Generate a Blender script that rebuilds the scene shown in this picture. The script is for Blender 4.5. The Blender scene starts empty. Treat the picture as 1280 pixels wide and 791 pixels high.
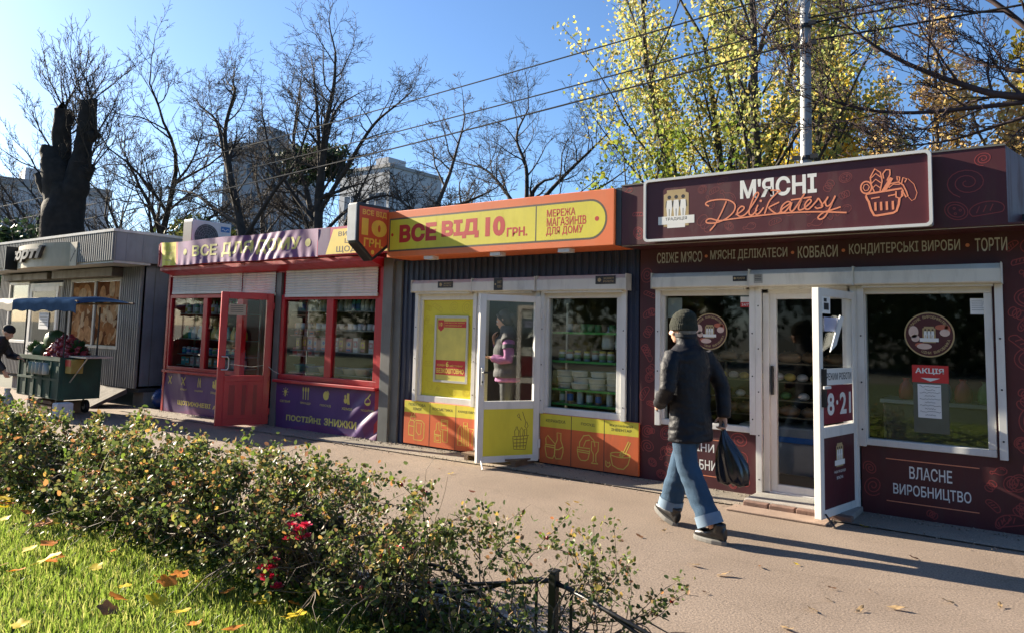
import bpy, math, random
import numpy as np
from mathutils import Matrix, Vector
S = bpy.context.scene
COL = S.collection
R = math.radians
# ------------------------------------------------------------------ camera
YAW, PITCH, ROLL, EYE = 0.634547, 0.090755, 0.024157, 1.55
fw = Vector((-math.sin(YAW)*math.cos(PITCH), math.cos(YAW)*math.cos(PITCH), math.sin(PITCH)))
rt = Vector((math.cos(YAW), math.sin(YAW), 0)); up = rt.cross(fw)
rt2 = rt*math.cos(ROLL) + up*math.sin(ROLL); up2 = up*math.cos(ROLL) - rt*math.sin(ROLL)
cam = bpy.data.objects.new('camera', bpy.data.cameras.new('camera')); COL.objects.link(cam)
m = Matrix((rt2, up2, -fw)).transposed().to_4x4(); m.translation = (0, 0, EYE)
cam.matrix_world = m
cam.data.sensor_width = 36; cam.data.lens = 36*925/1280; cam.data.shift_y = -(395.5-330)/1280
cam.data.clip_start = .05; cam.data.clip_end = 2000
S.camera = cam
# ------------------------------------------------------------------ light
SUN_EL, SUN_G, SUN_GAIN, SKY_GAIN = R(22.5), R(6.5), 5.0, 0.060
W = bpy.data.worlds.new('World'); S.world = W; W.use_nodes = True
nt = W.node_tree; bg = nt.nodes['Background']
sk = nt.nodes.new('ShaderNodeTexSky'); sk.sky_type = 'NISHITA'; sk.sun_disc = False
sk.sun_elevation = SUN_EL; sk.altitude = 100; sk.air_density = 1.0; sk.dust_density = .8; sk.ozone_density = 6.0
to_sun = Vector((-math.cos(SUN_EL)*math.cos(SUN_G), -math.cos(SUN_EL)*math.sin(SUN_G), math.sin(SUN_EL)))
sk.sun_rotation = math.atan2(to_sun.x, to_sun.y)
nt.links.new(sk.outputs[0], bg.inputs[0]); bg.inputs[1].default_value = SKY_GAIN
sl = bpy.data.lights.new('sun', 'SUN'); sl.energy = SUN_GAIN; sl.angle = R(.5); sl.color = (1, .88, .70)
so = bpy.data.objects.new('sun', sl); COL.objects.link(so); so.location = (-10, -2, 12)
so.rotation_euler = (-to_sun).to_track_quat('-Z', 'Y').to_euler()
vs = S.view_settings; vs.view_transform = 'Standard'; vs.look = 'None'; vs.gamma = 1; vs.exposure = 1.9; vs.use_curve_mapping = False
S.render.engine = 'CYCLES'; cy = S.cycles
cy.max_bounces = 7; cy.diffuse_bounces = 3; cy.glossy_bounces = 3; cy.transmission_bounces = 4; cy.transparent_max_bounces = 14
cy.caustics_reflective = False; cy.caustics_refractive = False; cy.use_denoising = True; cy.sample_clamp_indirect = 6
try: cy.denoiser = 'OPENIMAGEDENOISE'
except Exception: pass
# ------------------------------------------------------------------ helpers
ORG = {}
def tagit(o, label=None, cat=None, group=None, kind=None):
    if label: o['label'] = label
    if cat: o['category'] = cat
    if group: o['group'] = group
    if kind: o['kind'] = kind
    return o
def thing(name, label, cat, loc, group=None):
    o = bpy.data.objects.new(name, None); COL.objects.link(o); o.location = loc; o.empty_display_size = .2
    ORG[o.name] = Vector(loc); return tagit(o, label, cat, group)
def dup(o, loc, label=None, group=None, rotz=None, scale=None):
    c = o.copy(); COL.objects.link(c); c.location = loc
    if rotz is not None: c.rotation_euler = (c.rotation_euler.x, c.rotation_euler.y, rotz)
    if scale is not None: c.scale = scale if hasattr(scale, '__len__') else (scale,)*3
    if label: c['label'] = label
    if group: c['group'] = group
    for ch in list(o.children):
        d = ch.copy(); COL.objects.link(d); d.parent = c
        for g in list(ch.children):
            e = g.copy(); COL.objects.link(e); e.parent = d
    return c
class MB:
    def __init__(s, xf=None): s.v = []; s.f = []; s.mi = []; s.xf = xf; s.m = 0
    def add(s, pts, faces, m=None):
        n = len(s.v)
        if s.xf: pts = [s.xf(*p) for p in pts]
        s.v += [tuple(p) for p in pts]; s.f += [tuple(i+n for i in f) for f in faces]; s.mi += [s.m if m is None else m]*len(faces); return s
    def box(s, x0, x1, y0, y1, z0, z1, m=None):
        return s.add([(x0,y0,z0),(x1,y0,z0),(x1,y1,z0),(x0,y1,z0),(x0,y0,z1),(x1,y0,z1),(x1,y1,z1),(x0,y1,z1)],
              [(0,3,2,1),(4,5,6,7),(0,1,5,4),(1,2,6,5),(2,3,7,6),(3,0,4,7)], m)
    def rect(s, x0, x1, z0, z1, y, m=None): return s.add([(x0,y,z0),(x1,y,z0),(x1,y,z1),(x0,y,z1)], [(0,1,2,3)], m)
    def prism(s, out, y0, y1, m=None):               # outline in XZ (counter-clockwise seen from -Y)
        n = len(out)
        return s.add([(x,y0,z) for x,z in out]+[(x,y1,z) for x,z in out],
              [tuple(range(n)), tuple(range(2*n-1,n-1,-1))]+[((i+1)%n,i,i+n,(i+1)%n+n) for i in range(n)], m)
    def prismx(s, out, x0, x1, m=None):              # outline in YZ
        n = len(out)
        return s.add([(x0,y,z) for y,z in out]+[(x1,y,z) for y,z in out],
              [tuple(range(n-1,-1,-1)), tuple(range(n,2*n))]+[(i,(i+1)%n,(i+1)%n+n,i+n) for i in range(n)], m)
    def loft(s, rings, m=None, cap=True, closed=True):
        n = len(rings[0]); P = [p for r in rings for p in r]; F = []
        for k in range(len(rings)-1):
            for i in range(n if closed else n-1):
                a, b = k*n+i, k*n+(i+1)%n; F.append((a, b, b+n, a+n))
        if cap and closed: F += [tuple(range(n-1,-1,-1)), tuple(range((len(rings)-1)*n, len(rings)*n))]
        return s.add(P, F, m)
    def tube(s, pts, rad, n=8, m=None, cap=True):
        pts = [Vector(p) for p in pts]; rings = []
        if not hasattr(rad, '__len__'): rad = [rad]*len(pts)
        ref = None
        for i, p in enumerate(pts):
            t = (pts[min(i+1,len(pts)-1)]-pts[max(i-1,0)])
            t = t.normalized() if t.length > 1e-9 else Vector((0,0,1))
            if ref is None: ref = t.orthogonal().normalized()
            ref = (ref - t*ref.dot(t)); ref = ref.normalized() if ref.length > 1e-6 else t.orthogonal().normalized()
            b = t.cross(ref); r = rad[i]
            rr = r if hasattr(r, '__len__') else (r, r)
            rings.append([p + ref*math.cos(2*math.pi*k/n)*rr[0] + b*math.sin(2*math.pi*k/n)*rr[1] for k in range(n)])
        return s.loft(rings, m, cap)
    def ell(s, c, r, nu=12, nv=8, m=None, rot=None):
        rings = []
        for j in range(nv+1):
            th = -math.pi/2 + math.pi*j/nv; cr = max(math.cos(th), .02)
            rg = []
            for i in range(nu):
                a = 2*math.pi*i/nu; q = Vector((r[0]*cr*math.cos(a), r[1]*cr*math.sin(a), r[2]*math.sin(th)))
                if rot: q = rot @ q
                rg.append(q+Vector(c))
            rings.append(rg)
        return s.loft(rings, m)
    def lathe(s, prof, c, n=16, m=None):             # (r, z) pairs
        return s.loft([[(c[0]+r*math.cos(2*math.pi*k/n), c[1]+r*math.sin(2*math.pi*k/n), c[2]+z) for k in range(n)] for r, z in prof], m)
    def stroke(s, pts, w, y, m=None, closed=False):  # flat ribbon in XZ
        P = [np.array(p, float) for p in pts]; n = len(P); L = []; Rr = []
        for i in range(n):
            a = P[(i-1) % n] if closed or i > 0 else P[i]; b = P[(i+1) % n] if closed or i < n-1 else P[i]
            t = b-a; l = np.hypot(*t); t = t/l if l > 1e-9 else np.array([1., 0]); nn = np.array([-t[1], t[0]])*w/2
            L.append(P[i]+nn); Rr.append(P[i]-nn)
        s.k = getattr(s, 'k', 0)+1; y -= (s.k % 9)*3e-5
        V = [(p[0], y-i*6e-6, p[1]) for i, p in enumerate(L)]+[(p[0], y-i*6e-6, p[1]) for i, p in enumerate(Rr)]
        F = [(i+n, (i+1) % n+n, (i+1) % n, i) for i in range(n if closed else n-1)]
        return s.add(V, F, m)
    def disc(s, cx, cz, r, y, m=None, n=24, rz=None):
        rz = rz or r
        return s.add([(cx+r*math.cos(2*math.pi*k/n), y, cz+rz*math.sin(2*math.pi*k/n)) for k in range(n)], [tuple(range(n))], m)
    def build(s, name, mats, parent=None, smooth=False, bevel=0, loc=None, **tags):
        if not isinstance(mats, (list, tuple)): mats = [mats]
        if parent is not None: o0 = ORG.get(parent.name, Vector())
        elif loc is not None: o0 = Vector(loc)
        else:
            A = np.array(s.v); o0 = Vector(((A[:,0].min()+A[:,0].max())/2, (A[:,1].min()+A[:,1].max())/2, A[:,2].min()))
        me = bpy.data.meshes.new(name); me.from_pydata([(x-o0.x, y-o0.y, z-o0.z) for x, y, z in s.v], [], s.f)
        for q in mats: me.materials.append(q)
        me.polygons.foreach_set('material_index', s.mi)
        if smooth: me.polygons.foreach_set('use_smooth', [True]*len(s.f))
        me.update()
        o = bpy.data.objects.new(name, me); COL.objects.link(o)
        if parent is not None: o.parent = parent
        else: o.location = o0
        ORG[o.name] = o0
        if bevel:
            b = o.modifiers.new('bevel', 'BEVEL'); b.width = bevel; b.segments = 2; b.limit_method = 'ANGLE'; b.angle_limit = R(40)
        return tagit(o, **tags)
def np_mesh(name, V, F, mat, parent=None, smooth=False, loc=(0,0,0), **tags):
    V = np.asarray(V, np.float32); F = np.asarray(F, np.int32); k = F.shape[1]
    o0 = ORG.get(parent.name, Vector()) if parent is not None else Vector(loc)
    me = bpy.data.meshes.new(name); me.vertices.add(len(V)); me.vertices.foreach_set('co', (V-np.array(o0, np.float32)).ravel())
    me.loops.add(F.size); me.loops.foreach_set('vertex_index', F.ravel())
    me.polygons.add(len(F)); me.polygons.foreach_set('loop_start', np.arange(0, F.size, k, dtype=np.int32))
    me.polygons.foreach_set('loop_total', np.full(len(F), k, np.int32))
    if smooth: me.polygons.foreach_set('use_smooth', np.ones(len(F), bool))
    me.materials.append(mat); me.update(calc_edges=True); me.validate()
    o = bpy.data.objects.new(name, me); COL.objects.link(o)
    if parent is not None: o.parent = parent
    else: o.location = o0
    ORG[o.name] = o0
    return tagit(o, **tags)
def remesh(mb, name, mats, voxel, parent=None, smooth_it=4, disp=None, **tags):
    """fuse all the pieces of mb into one continuous skin"""
    o = mb.build(name, mats, parent, **tags)
    md = o.modifiers.new('r', 'REMESH'); md.mode = 'VOXEL'; md.voxel_size = voxel
    sm = o.modifiers.new('s', 'SMOOTH'); sm.iterations = smooth_it; sm.factor = .5
    dg = bpy.context.evaluated_depsgraph_get(); me = bpy.data.meshes.new_from_object(o.evaluated_get(dg))
    o.modifiers.clear(); old = o.data; o.data = me; bpy.data.meshes.remove(old)
    if not me.materials:
        for q in (mats if isinstance(mats, (list, tuple)) else [mats]): me.materials.append(q)
    me.polygons.foreach_set('use_smooth', [True]*len(me.polygons))
    if disp:
        me.update(); n = len(me.vertices)
        for v in me.vertices: v.co += v.normal*disp(v.co)
        me.update()
    return o
TXT = {}
def text(mb, s, x0, x1, z0, z1, y, m=None, off=.018, shear=0, sp=1.0):
    """flat lettering; the weight comes from a flattened bevel ring round each outline"""
    key = (s, off, shear, sp)
    if key not in TXT:
        cu = bpy.data.curves.new('t', 'FONT'); cu.body = s; cu.bevel_depth = off; cu.bevel_resolution = 0; cu.shear = shear; cu.resolution_u = 4; cu.space_character = sp+off*.8
        o = bpy.data.objects.new('t', cu); COL.objects.link(o)
        me = bpy.data.meshes.new_from_object(o.evaluated_get(bpy.context.evaluated_depsgraph_get()))
        V = np.array([v.co[:] for v in me.vertices]); F = [tuple(p.vertices) for p in me.polygons]
        keep = [f for f, p in zip(F, me.polygons) if p.normal.z > .02]; zt = V[:, 2].max(); V[:, 2] = (zt-V[:, 2])/(zt-V[:, 2].min()+1e-9)
        idx = sorted({i for f in keep for i in f}); mp = {j: i for i, j in enumerate(idx)}
        V = V[idx]; F = [tuple(mp[i] for i in f) for f in keep]
        bpy.data.objects.remove(o); bpy.data.curves.remove(cu); bpy.data.meshes.remove(me); TXT[key] = (V, F)
    V, F = TXT[key]; a = V.min(0)[:2]; b = V.max(0)[:2]
    U = (V[:, :2]-a)/(b-a)
    return mb.add([(x0+u*(x1-x0), y+.00010*d, z0+v*(z1-z0)) for (u, v), d in zip(U, V[:, 2])], F, m)
# ------------------------------------------------------------------ materials
def lin(c):
    return tuple((x/12.92 if x <= .04045 else ((x+.055)/1.055)**2.4) for x in c)
def mat(name, col, rough=.6, var=.12, scale=6, bump=0, bscale=60, metal=0, spec=.5, dirt=0, coat=0):
    M = bpy.data.materials.new(name); M.use_nodes = True; t = M.node_tree; n = t.nodes; L = t.links; P = n['Principled BSDF']
    P.inputs['Roughness'].default_value = rough; P.inputs['Metallic'].default_value = metal; P.inputs['Specular IOR Level'].default_value = spec
    if coat: P.inputs['Coat Weight'].default_value = coat
    tc = n.new('ShaderNodeTexCoord')
    no = n.new('ShaderNodeTexNoise'); no.inputs['Scale'].default_value = scale; no.inputs['Detail'].default_value = 6
    L.new(tc.outputs['Object'], no.inputs['Vector'])
    cr = n.new('ShaderNodeValToRGB'); e = cr.color_ramp.elements
    e[0].position = .3; e[1].position = .7
    e[0].color = tuple(max(0, c*(1-var)) for c in col)+(1,); e[1].color = tuple(min(1, c*(1+var)) for c in col)+(1,)
    L.new(no.outputs['Fac'], cr.inputs[0]); out = cr.outputs[0]
    if dirt:
        n2 = n.new('ShaderNodeTexNoise'); n2.inputs['Scale'].default_value = 2.3; n2.inputs['Detail'].default_value = 8; n2.inputs['Roughness'].default_value = .7
        mp = n.new('ShaderNodeMapping'); mp.inputs['Scale'].default_value = (2.6, 2.6, .55); L.new(tc.outputs['Object'], mp.inputs['Vector']); L.new(mp.outputs[0], n2.inputs['Vector'])
        r2 = n.new('ShaderNodeValToRGB'); r2.color_ramp.elements[0].position = .5; r2.color_ramp.elements[1].position = .75
        L.new(n2.outputs['Fac'], r2.inputs[0])
        ml = n.new('ShaderNodeMath'); ml.operation = 'MULTIPLY'; ml.inputs[1].default_value = dirt; L.new(r2.outputs[0], ml.inputs[0])
        mx = n.new('ShaderNodeMixRGB'); mx.inputs[2].default_value = (.09, .075, .055, 1)
        L.new(ml.outputs[0], mx.inputs[0]); L.new(out, mx.inputs[1]); out = mx.outputs[0]
        rr = n.new('ShaderNodeMapRange'); rr.inputs['To Min'].default_value = rough; rr.inputs['To Max'].default_value = min(1, rough+.3)
        L.new(r2.outputs[0], rr.inputs[0]); L.new(rr.outputs[0], P.inputs['Roughness'])
    L.new(out, P.inputs['Base Color'])
    if bump:
        n3 = n.new('ShaderNodeTexNoise'); n3.inputs['Scale'].default_value = bscale; n3.inputs['Detail'].default_value = 5
        L.new(tc.outputs['Object'], n3.inputs['Vector'])
        b = n.new('ShaderNodeBump'); b.inputs['Strength'].default_value = bump; b.inputs['Distance'].default_value = .02
        L.new(n3.outputs['Fac'], b.inputs['Height']); L.new(b.outputs[0], P.inputs['Normal'])
    return M
def leafmat(name, cols, trans=.35, rough=.5, spec=.3, pos=None):
    M = bpy.data.materials.new(name); M.use_nodes = True; t = M.node_tree; n = t.nodes; L = t.links; P = n['Principled BSDF']; O = n['Material Output']
    g = n.new('ShaderNodeNewGeometry'); cr = n.new('ShaderNodeValToRGB'); cr.color_ramp.interpolation = 'LINEAR'
    e = cr.color_ramp.elements
    for i, c in enumerate(cols):
        p = pos[i] if pos else i/(len(cols)-1)
        q = e[i] if i < 2 else e.new(p)
        q.position = p; q.color = tuple(c)+(1,)
    L.new(g.outputs['Random Per Island'], cr.inputs[0]); L.new(cr.outputs[0], P.inputs['Base Color'])
    P.inputs['Roughness'].default_value = rough; P.inputs['Specular IOR Level'].default_value = spec
    T = n.new('ShaderNodeBsdfTranslucent'); L.new(cr.outputs[0], T.inputs[0])
    mx = n.new('ShaderNodeMixShader'); mx.inputs[0].default_value = trans
    L.new(P.outputs[0], mx.inputs[1]); L.new(T.outputs[0], mx.inputs[2]); L.new(mx.outputs[0], O.inputs[0])
    return M
def glassmat(name, tint=(.8, .84, .82), ior=1.5, boost=1.0):
    M = bpy.data.materials.new(name); M.use_nodes = True; t = M.node_tree; n = t.nodes; L = t.links; n.remove(n['Principled BSDF']); O = n['Material Output']
    a = n.new('ShaderNodeBsdfTransparent'); a.inputs[0].default_value = tint+(1,)
    g = n.new('ShaderNodeBsdfGlossy'); g.inputs['Roughness'].default_value = .03
    f = n.new('ShaderNodeLayerWeight'); f.inputs[0].default_value = .5
    pw = n.new('ShaderNodeMath'); pw.operation = 'POWER'; pw.inputs[1].default_value = 5; L.new(f.outputs['Facing'], pw.inputs[0])
    ml = n.new('ShaderNodeMath'); ml.operation = 'MULTIPLY_ADD'; ml.inputs[1].default_value = .95*boost; ml.inputs[2].default_value = .04*boost; ml.use_clamp = True
    L.new(pw.outputs[0], ml.inputs[0])
    x = n.new('ShaderNodeMixShader'); L.new(ml.outputs[0], x.inputs[0]); L.new(a.outputs[0], x.inputs[1]); L.new(g.outputs[0], x.inputs[2]); L.new(x.outputs[0], O.inputs[0])
    return M
BURG = mat('burgundy_film', (.066, .010, .015), .5, .2, 2, dirt=.38)
BURGS = mat('burgundy_sign_film', (.078, .016, .021), .4, .1, 2, dirt=.1)
DOOD = mat('burgundy_line_print', (.27, .042, .04), .5, .1)
DOOD2 = mat('orange_line_print', (.80, .27, .14), .5, .05)
NAVY = mat('navy_sheet_metal', (.014, .022, .055), .45, .25, 3, spec=.5, dirt=.2)
WHITE = mat('white_plastic', (.70, .68, .64), .4, .05, 4, dirt=.22)
WHITE2 = mat('white_shutter_paint', (.66, .64, .58), .5, .06, 3, dirt=.35)
PRINTW = mat('white_print', (.78, .77, .73), .5, .04)
ORANGE = mat('orange_board', (.80, .19, .06), .45, .06, 2, dirt=.1)
ORANGE2 = mat('orange_panel', (.72, .14, .035), .55, .12, 2, dirt=.28)
YELLOW = mat('yellow_board', (.72, .62, .05), .5, .08, 2, dirt=.16)
YELLOWP = mat('yellow_poster_film', (.70, .60, .03), .4, .06, 2, dirt=.12)
REDPR = mat('red_print', (.55, .03, .03), .5, .06)
DARKPR = mat('dark_print', (.02, .02, .025), .5, .06)
YELPR = mat('yellow_print', (.78, .62, .10), .5, .06)
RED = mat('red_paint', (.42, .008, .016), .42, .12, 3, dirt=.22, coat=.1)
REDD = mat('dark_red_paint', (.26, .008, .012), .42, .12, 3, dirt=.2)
PURPLE = mat('purple_banner_cloth', (.085, .03, .14), .5, .15, 2, dirt=.15)
PURPL2 = mat('pale_purple_banner_cloth', (.150, .040, .165), .5, .15, 2, dirt=.15)
MAGENTA = mat('magenta_print', (.42, .015, .10), .5, .1)
GREY = mat('grey_sheet_metal', (.17, .165, .16), .5, .12, 3, metal=0, dirt=.3)
GREYD = mat('grey_side_panel', (.15, .165, .19), .55, .12, 3, dirt=.3)
POST = mat('grey_steel_post', (.13, .13, .12), .5, .15, 4, dirt=.4)
BLACK = mat('black_metal', (.012, .012, .013), .45, .2, 4)
RUBBER = mat('black_rubber', (.015, .015, .015), .7, .2)
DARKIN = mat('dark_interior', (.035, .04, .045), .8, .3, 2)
CREAM = mat('cream_panel', (.40, .35, .26), .5, .1, 3, dirt=.2)
GOLD = mat('gold_print', (.45, .33, .16), .45, .1)
STEEL = mat('brushed_steel', (.5, .5, .5), .35, .1, 5, metal=.8)
PAPER = mat('white_paper', (.78, .78, .76), .8, .04)
ROOF = mat('roofing_felt', (.06, .06, .06), .9, .2, 4, bump=.3)
GLASS = glassmat('window_glass', (.90, .93, .91), 1.5, 1.35)
GLASSD = glassmat('door_glass', (.92, .94, .94), 1.45, .55)
WOOD = mat('weathered_wood', (.16, .10, .06), .8, .3, 8, bump=.2)
CONC = mat('worn_concrete', (.30, .275, .25), .9, .18, 5, bump=.4, bscale=90, dirt=.25)
BRICK = mat('red_brick', (.17, .10, .075), .85, .25, 12, bump=.3)
# ------------------------------------------------------------------ ground
def gz(x): return .0085*min(0, max(x, -20)+5)
def asphalt(name, cols, sp=.5):
    M = bpy.data.materials.new(name); M.use_nodes = True; t = M.node_tree; n = t.nodes; L = t.links; P = n['Principled BSDF']
    P.inputs['Roughness'].default_value = .88; P.inputs['Specular IOR Level'].default_value = .3
    tc = n.new('ShaderNodeTexCoord'); out = None
    def noise(sc, det, ro=.5):
        q = n.new('ShaderNodeTexNoise'); q.inputs['Scale'].default_value = sc; q.inputs['Detail'].default_value = det; q.inputs['Roughness'].default_value = ro
        L.new(tc.outputs['Object'], q.inputs['Vector']); return q
    a = noise(.9, 8, .6); r = n.new('ShaderNodeValToRGB'); e = r.color_ramp.elements; e[0].position = .3; e[1].position = .72
    e[0].color = cols[0]+(1,); e[1].color = cols[1]+(1,); L.new(a.outputs['Fac'], r.inputs[0])
    b = noise(75, 5, .75); r2 = n.new('ShaderNodeValToRGB'); e = r2.color_ramp.elements; e[0].position = .34; e[1].position = .68
    e[0].color = (.42,.42,.43,1); e[1].color = (1.6,1.56,1.5,1); L.new(b.outputs['Fac'], r2.inputs[0])
    mx = n.new('ShaderNodeMixRGB'); mx.blend_type = 'MULTIPLY'; mx.inputs[0].default_value = sp; L.new(r.outputs[0], mx.inputs[1]); L.new(r2.outputs[0], mx.inputs[2])
    v = n.new('ShaderNodeTexVoronoi'); v.feature = 'DISTANCE_TO_EDGE'; v.inputs['Scale'].default_value = .45
    wn = noise(1.7, 6, .65); vm = n.new('ShaderNodeMixRGB'); vm.inputs[0].default_value = .35; L.new(tc.outputs['Object'], vm.inputs[1]); L.new(wn.outputs['Color'], vm.inputs[2]); L.new(vm.outputs[0], v.inputs['Vector'])
    r3 = n.new('ShaderNodeValToRGB'); e = r3.color_ramp.elements; e[0].position = .0; e[1].position = .0045; e[0].color = (.35,.33,.3,1); e[1].color = (1,1,1,1); L.new(v.outputs['Distance'], r3.inputs[0])
    m2 = n.new('ShaderNodeMixRGB'); m2.blend_type = 'MULTIPLY'; m2.inputs[0].default_value = .22; L.new(mx.outputs[0], m2.inputs[1]); L.new(r3.outputs[0], m2.inputs[2])
    c = noise(6, 6, .7); r4 = n.new('ShaderNodeValToRGB'); e = r4.color_ramp.elements; e[0].position = .62; e[1].position = .78; e[0].color = (1,1,1,1); e[1].color = (.48,.46,.44,1); L.new(c.outputs['Fac'], r4.inputs[0])
    m3 = n.new('ShaderNodeMixRGB'); m3.blend_type = 'MULTIPLY'; m3.inputs[0].default_value = .7; L.new(m2.outputs[0], m3.inputs[1]); L.new(r4.outputs[0], m3.inputs[2])
    L.new(m3.outputs[0], P.inputs['Base Color'])
    bp = n.new('ShaderNodeBump'); bp.inputs['Strength'].default_value = .55; bp.inputs['Distance'].default_value = .010; L.new(b.outputs['Fac'], bp.inputs['Height']); L.new(bp.outputs[0], P.inputs['Normal'])
    return M
ASPH = asphalt('worn_asphalt', ((.195,.150,.116), (.265,.209,.165)), .9)
APRON = asphalt('concrete_apron', ((.20,.17,.14), (.29,.25,.205)), .7)
SOIL = mat('dark_soil', (.055, .042, .03), .95, .4, 9, bump=.6, bscale=40)
TURF = mat('turf_soil', (.055, .085, .018), .95, .45, 7, bump=.6, bscale=40)
FARG = mat('far_ground', (.075, .075, .05), .95, .3, .2)
def sheet(name, xs, ys, dz, m):
    b = MB(); P = [(x, y, gz(x)+dz) for y in ys for x in xs]; k = len(xs)
    b.add(P, [(j*k+i, j*k+i+1, (j+1)*k+i+1, (j+1)*k+i) for j in range(len(ys)-1) for i in range(k-1)])
    return b.build(name, m, loc=(0,0,0), kind='structure')
XS = [-900, -60, -20, -15, -10, -5, 8, 60, 900]
sheet('ground', XS, [-900, -30, 0, 12, 60, 900], -.03, FARG)
sheet('pavement', [-60, -20, -15, -10, -5, 8, 40], [3.2, 7.6], 0, ASPH)
sheet('concrete_apron', [-14, -10, -5, 1], [6.88, 7.44], .012, APRON)
sheet('lawn_soil', [-60, -20, -15, -10, -5, 8, 40], [-14, 2.72], .02, TURF)
sheet('flower_bed', [-60, -20, -15, -10, -5, -1.0], [2.72, 3.2], .035, SOIL)
sheet('lawn_soil', [-1.0, 8, 40], [2.72, 3.2], .02, TURF)
b = MB()
for x0, x1 in ((-40,-20),(-20,-15),(-15,-10),(-10,-5),(-5,8)):
    za, zb = gz(x0), gz(x1)
    b.add([(x0,3.17,za-.02),(x1,3.17,zb-.02),(x1,3.29,zb-.02),(x0,3.29,za-.02),(x0,3.17,za+.06),(x1,3.17,zb+.06),(x1,3.29,zb+.06),(x0,3.29,za+.06)],
          [(4,5,6,7),(0,1,5,4),(2,3,7,6)])
b.build('kerb', CONC, loc=(0,0,0), kind='structure')
# ------------------------------------------------------------------ kiosk building blocks
Y0 = 7.43
def corrugated(mb, x0, x1, z0, z1, y, pitch=.1, dep=.018, m=None):
    xs = []; x = x0; k = 0
    while x < x1-1e-6:
        for fx, fy in ((0, 0), (.38, 0), (.5, 1), (.88, 1)):
            q = x+fx*pitch
            if q < x1: xs.append((q, y-dep*fy))
        x += pitch
    xs.append((x1, y)); n = len(xs)
    mb.add([(a, c, z0) for a, c in xs]+[(a, c, z1) for a, c in xs], [(i, i+1, n+i+1, n+i) for i in range(n-1)], m)
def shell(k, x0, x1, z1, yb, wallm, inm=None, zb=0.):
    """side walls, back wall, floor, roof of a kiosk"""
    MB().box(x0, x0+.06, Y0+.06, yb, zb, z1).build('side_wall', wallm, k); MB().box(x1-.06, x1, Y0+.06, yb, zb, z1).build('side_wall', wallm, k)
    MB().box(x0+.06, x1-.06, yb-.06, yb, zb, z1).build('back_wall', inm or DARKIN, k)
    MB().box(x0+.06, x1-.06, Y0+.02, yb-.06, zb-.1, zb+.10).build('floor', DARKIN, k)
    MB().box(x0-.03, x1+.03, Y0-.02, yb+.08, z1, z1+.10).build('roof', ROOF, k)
def window(k, x0, x1, z0, z1, fr, mull, m, y=Y0, dep=.07, glass=None, name='window'):
    b = MB(); ya, yb = y-.025, y+dep
    b.box(x0, x1, ya, yb, z0, z0+fr); b.box(x0, x1, ya, yb, z1-fr, z1); b.box(x0, x0+fr, ya, yb, z0+fr, z1-fr); b.box(x1-fr, x1, ya, yb, z0+fr, z1-fr)
    for a, c in mull: b.box(a, c, ya+.004, yb-.004, z0+fr, z1-fr)
    w = b.build(name, m, k, bevel=.006)
    xs = [x0+fr]+[q for a, c in mull for q in (a, c)]+[x1-fr]
    for i in range(0, len(xs), 2):
        MB().box(xs[i], xs[i+1], y+.012, y+.022, z0+fr, z1-fr).build('pane', glass or GLASS, w)
    return w
def shutter_box(k, x0, x1, z0, z1, y0, y1, m=None, rails=None, zr=0):
    c = (z1-z0)
    o = [(y1,z0),(y1,z1),(y0+.05,z1),(y0,z1-.045),(y0,z0+.012),(y0+.012,z0)]
    b = MB().prismx(o[::-1], x0, x1)
    s = b.build('shutter_box', m or WHITE2, k, bevel=.004)
    b = MB(); b.box(x0-.008, x0, y0-.004, y1-.01, z0-.004, z1+.004); b.box(x1, x1+.008, y0-.004, y1-.01, z0-.004, z1+.004)
    b.box(x0+.06, x1-.06, y1-.11, y1-.03, z0-.022, z0-.001)
    b.build('end_cap', m or WHITE2, s)
    if rails:
        for a in rails: MB().box(a, a+.058, Y0-.062, Y0-.0255, zr, z0-.001).build('guide_rail', WHITE, s, bevel=.003)
        b = MB()
        for a in rails:
            for z in np.arange(zr+.15, z0-.1, .42): b.ell((a+.03, Y0-.064, z), (.008,.006,.008), 8, 4)
        b.build('screw', BLACK, s)
    return s
def curtain(k, x0, x1, z0, z1, y, m):
    n = int((z1-z0)/.042); b = MB(); P = []
    h = (z1-z0)/n; prof = []
    for i in range(n): prof += [(y, z0+i*h), (y-.010, z0+i*h+h*.25), (y-.012, z0+i*h+h*.6), (y-.003, z0+i*h+h*.97)]
    prof.append((y, z1)); q = len(prof)
    b.add([(x0, a, z) for a, z in prof]+[(x1, a, z) for a, z in prof], [(i, q+i, q+i+1, i+1) for i in range(q-1)])
    b.box(x0, x1, y-.016, y+.01, z0-.045, z0)
    return b.build('roller_shutter', m, k)
def turn(hx, hy, th):
    c, s = math.cos(th), math.sin(th)
    return lambda x, y, z: (hx + x*c - y*s, hy + x*s + y*c, z)
def door(k, hx, hy, th, w, z0, z1, zm, st, m, mlow=None, rails=True, glass=None, name='door'):
    """leaf reaching from the hinge at x=0 towards -x, front face towards -y; returns door, transform"""
    xf = turn(hx, hy, th); b = MB(xf); t = .06
    b.box(-w, -w+st, -t, 0, z0, z1); b.box(-st, 0, -t, 0, z0, z1); b.box(-w+st, -st, -t, 0, z1-st, z1); b.box(-w+st, -st, -t, 0, z0, z0+st); b.box(-w+st, -st, -t, 0, zm-.045, zm+.045)
    d = b.build(name, m, k, bevel=.005)
    MB(xf).box(-w+st, -st, -.052, -.042, zm+.045, z1-st).build('pane', glass or GLASSD, d)
    lp = MB(xf).box(-w+st, -st, -.055, -.015, z0+st, zm-.045).build('lower_panel', mlow or m, d)
    b = MB(xf)
    for z in (z0+.2, z1-.2): b.box(-.015, .012, -.075, -.055, z-.05, z+.05)
    b.build('hinge', m, d)
    return d, xf
rnd = random.Random(5)
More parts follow.
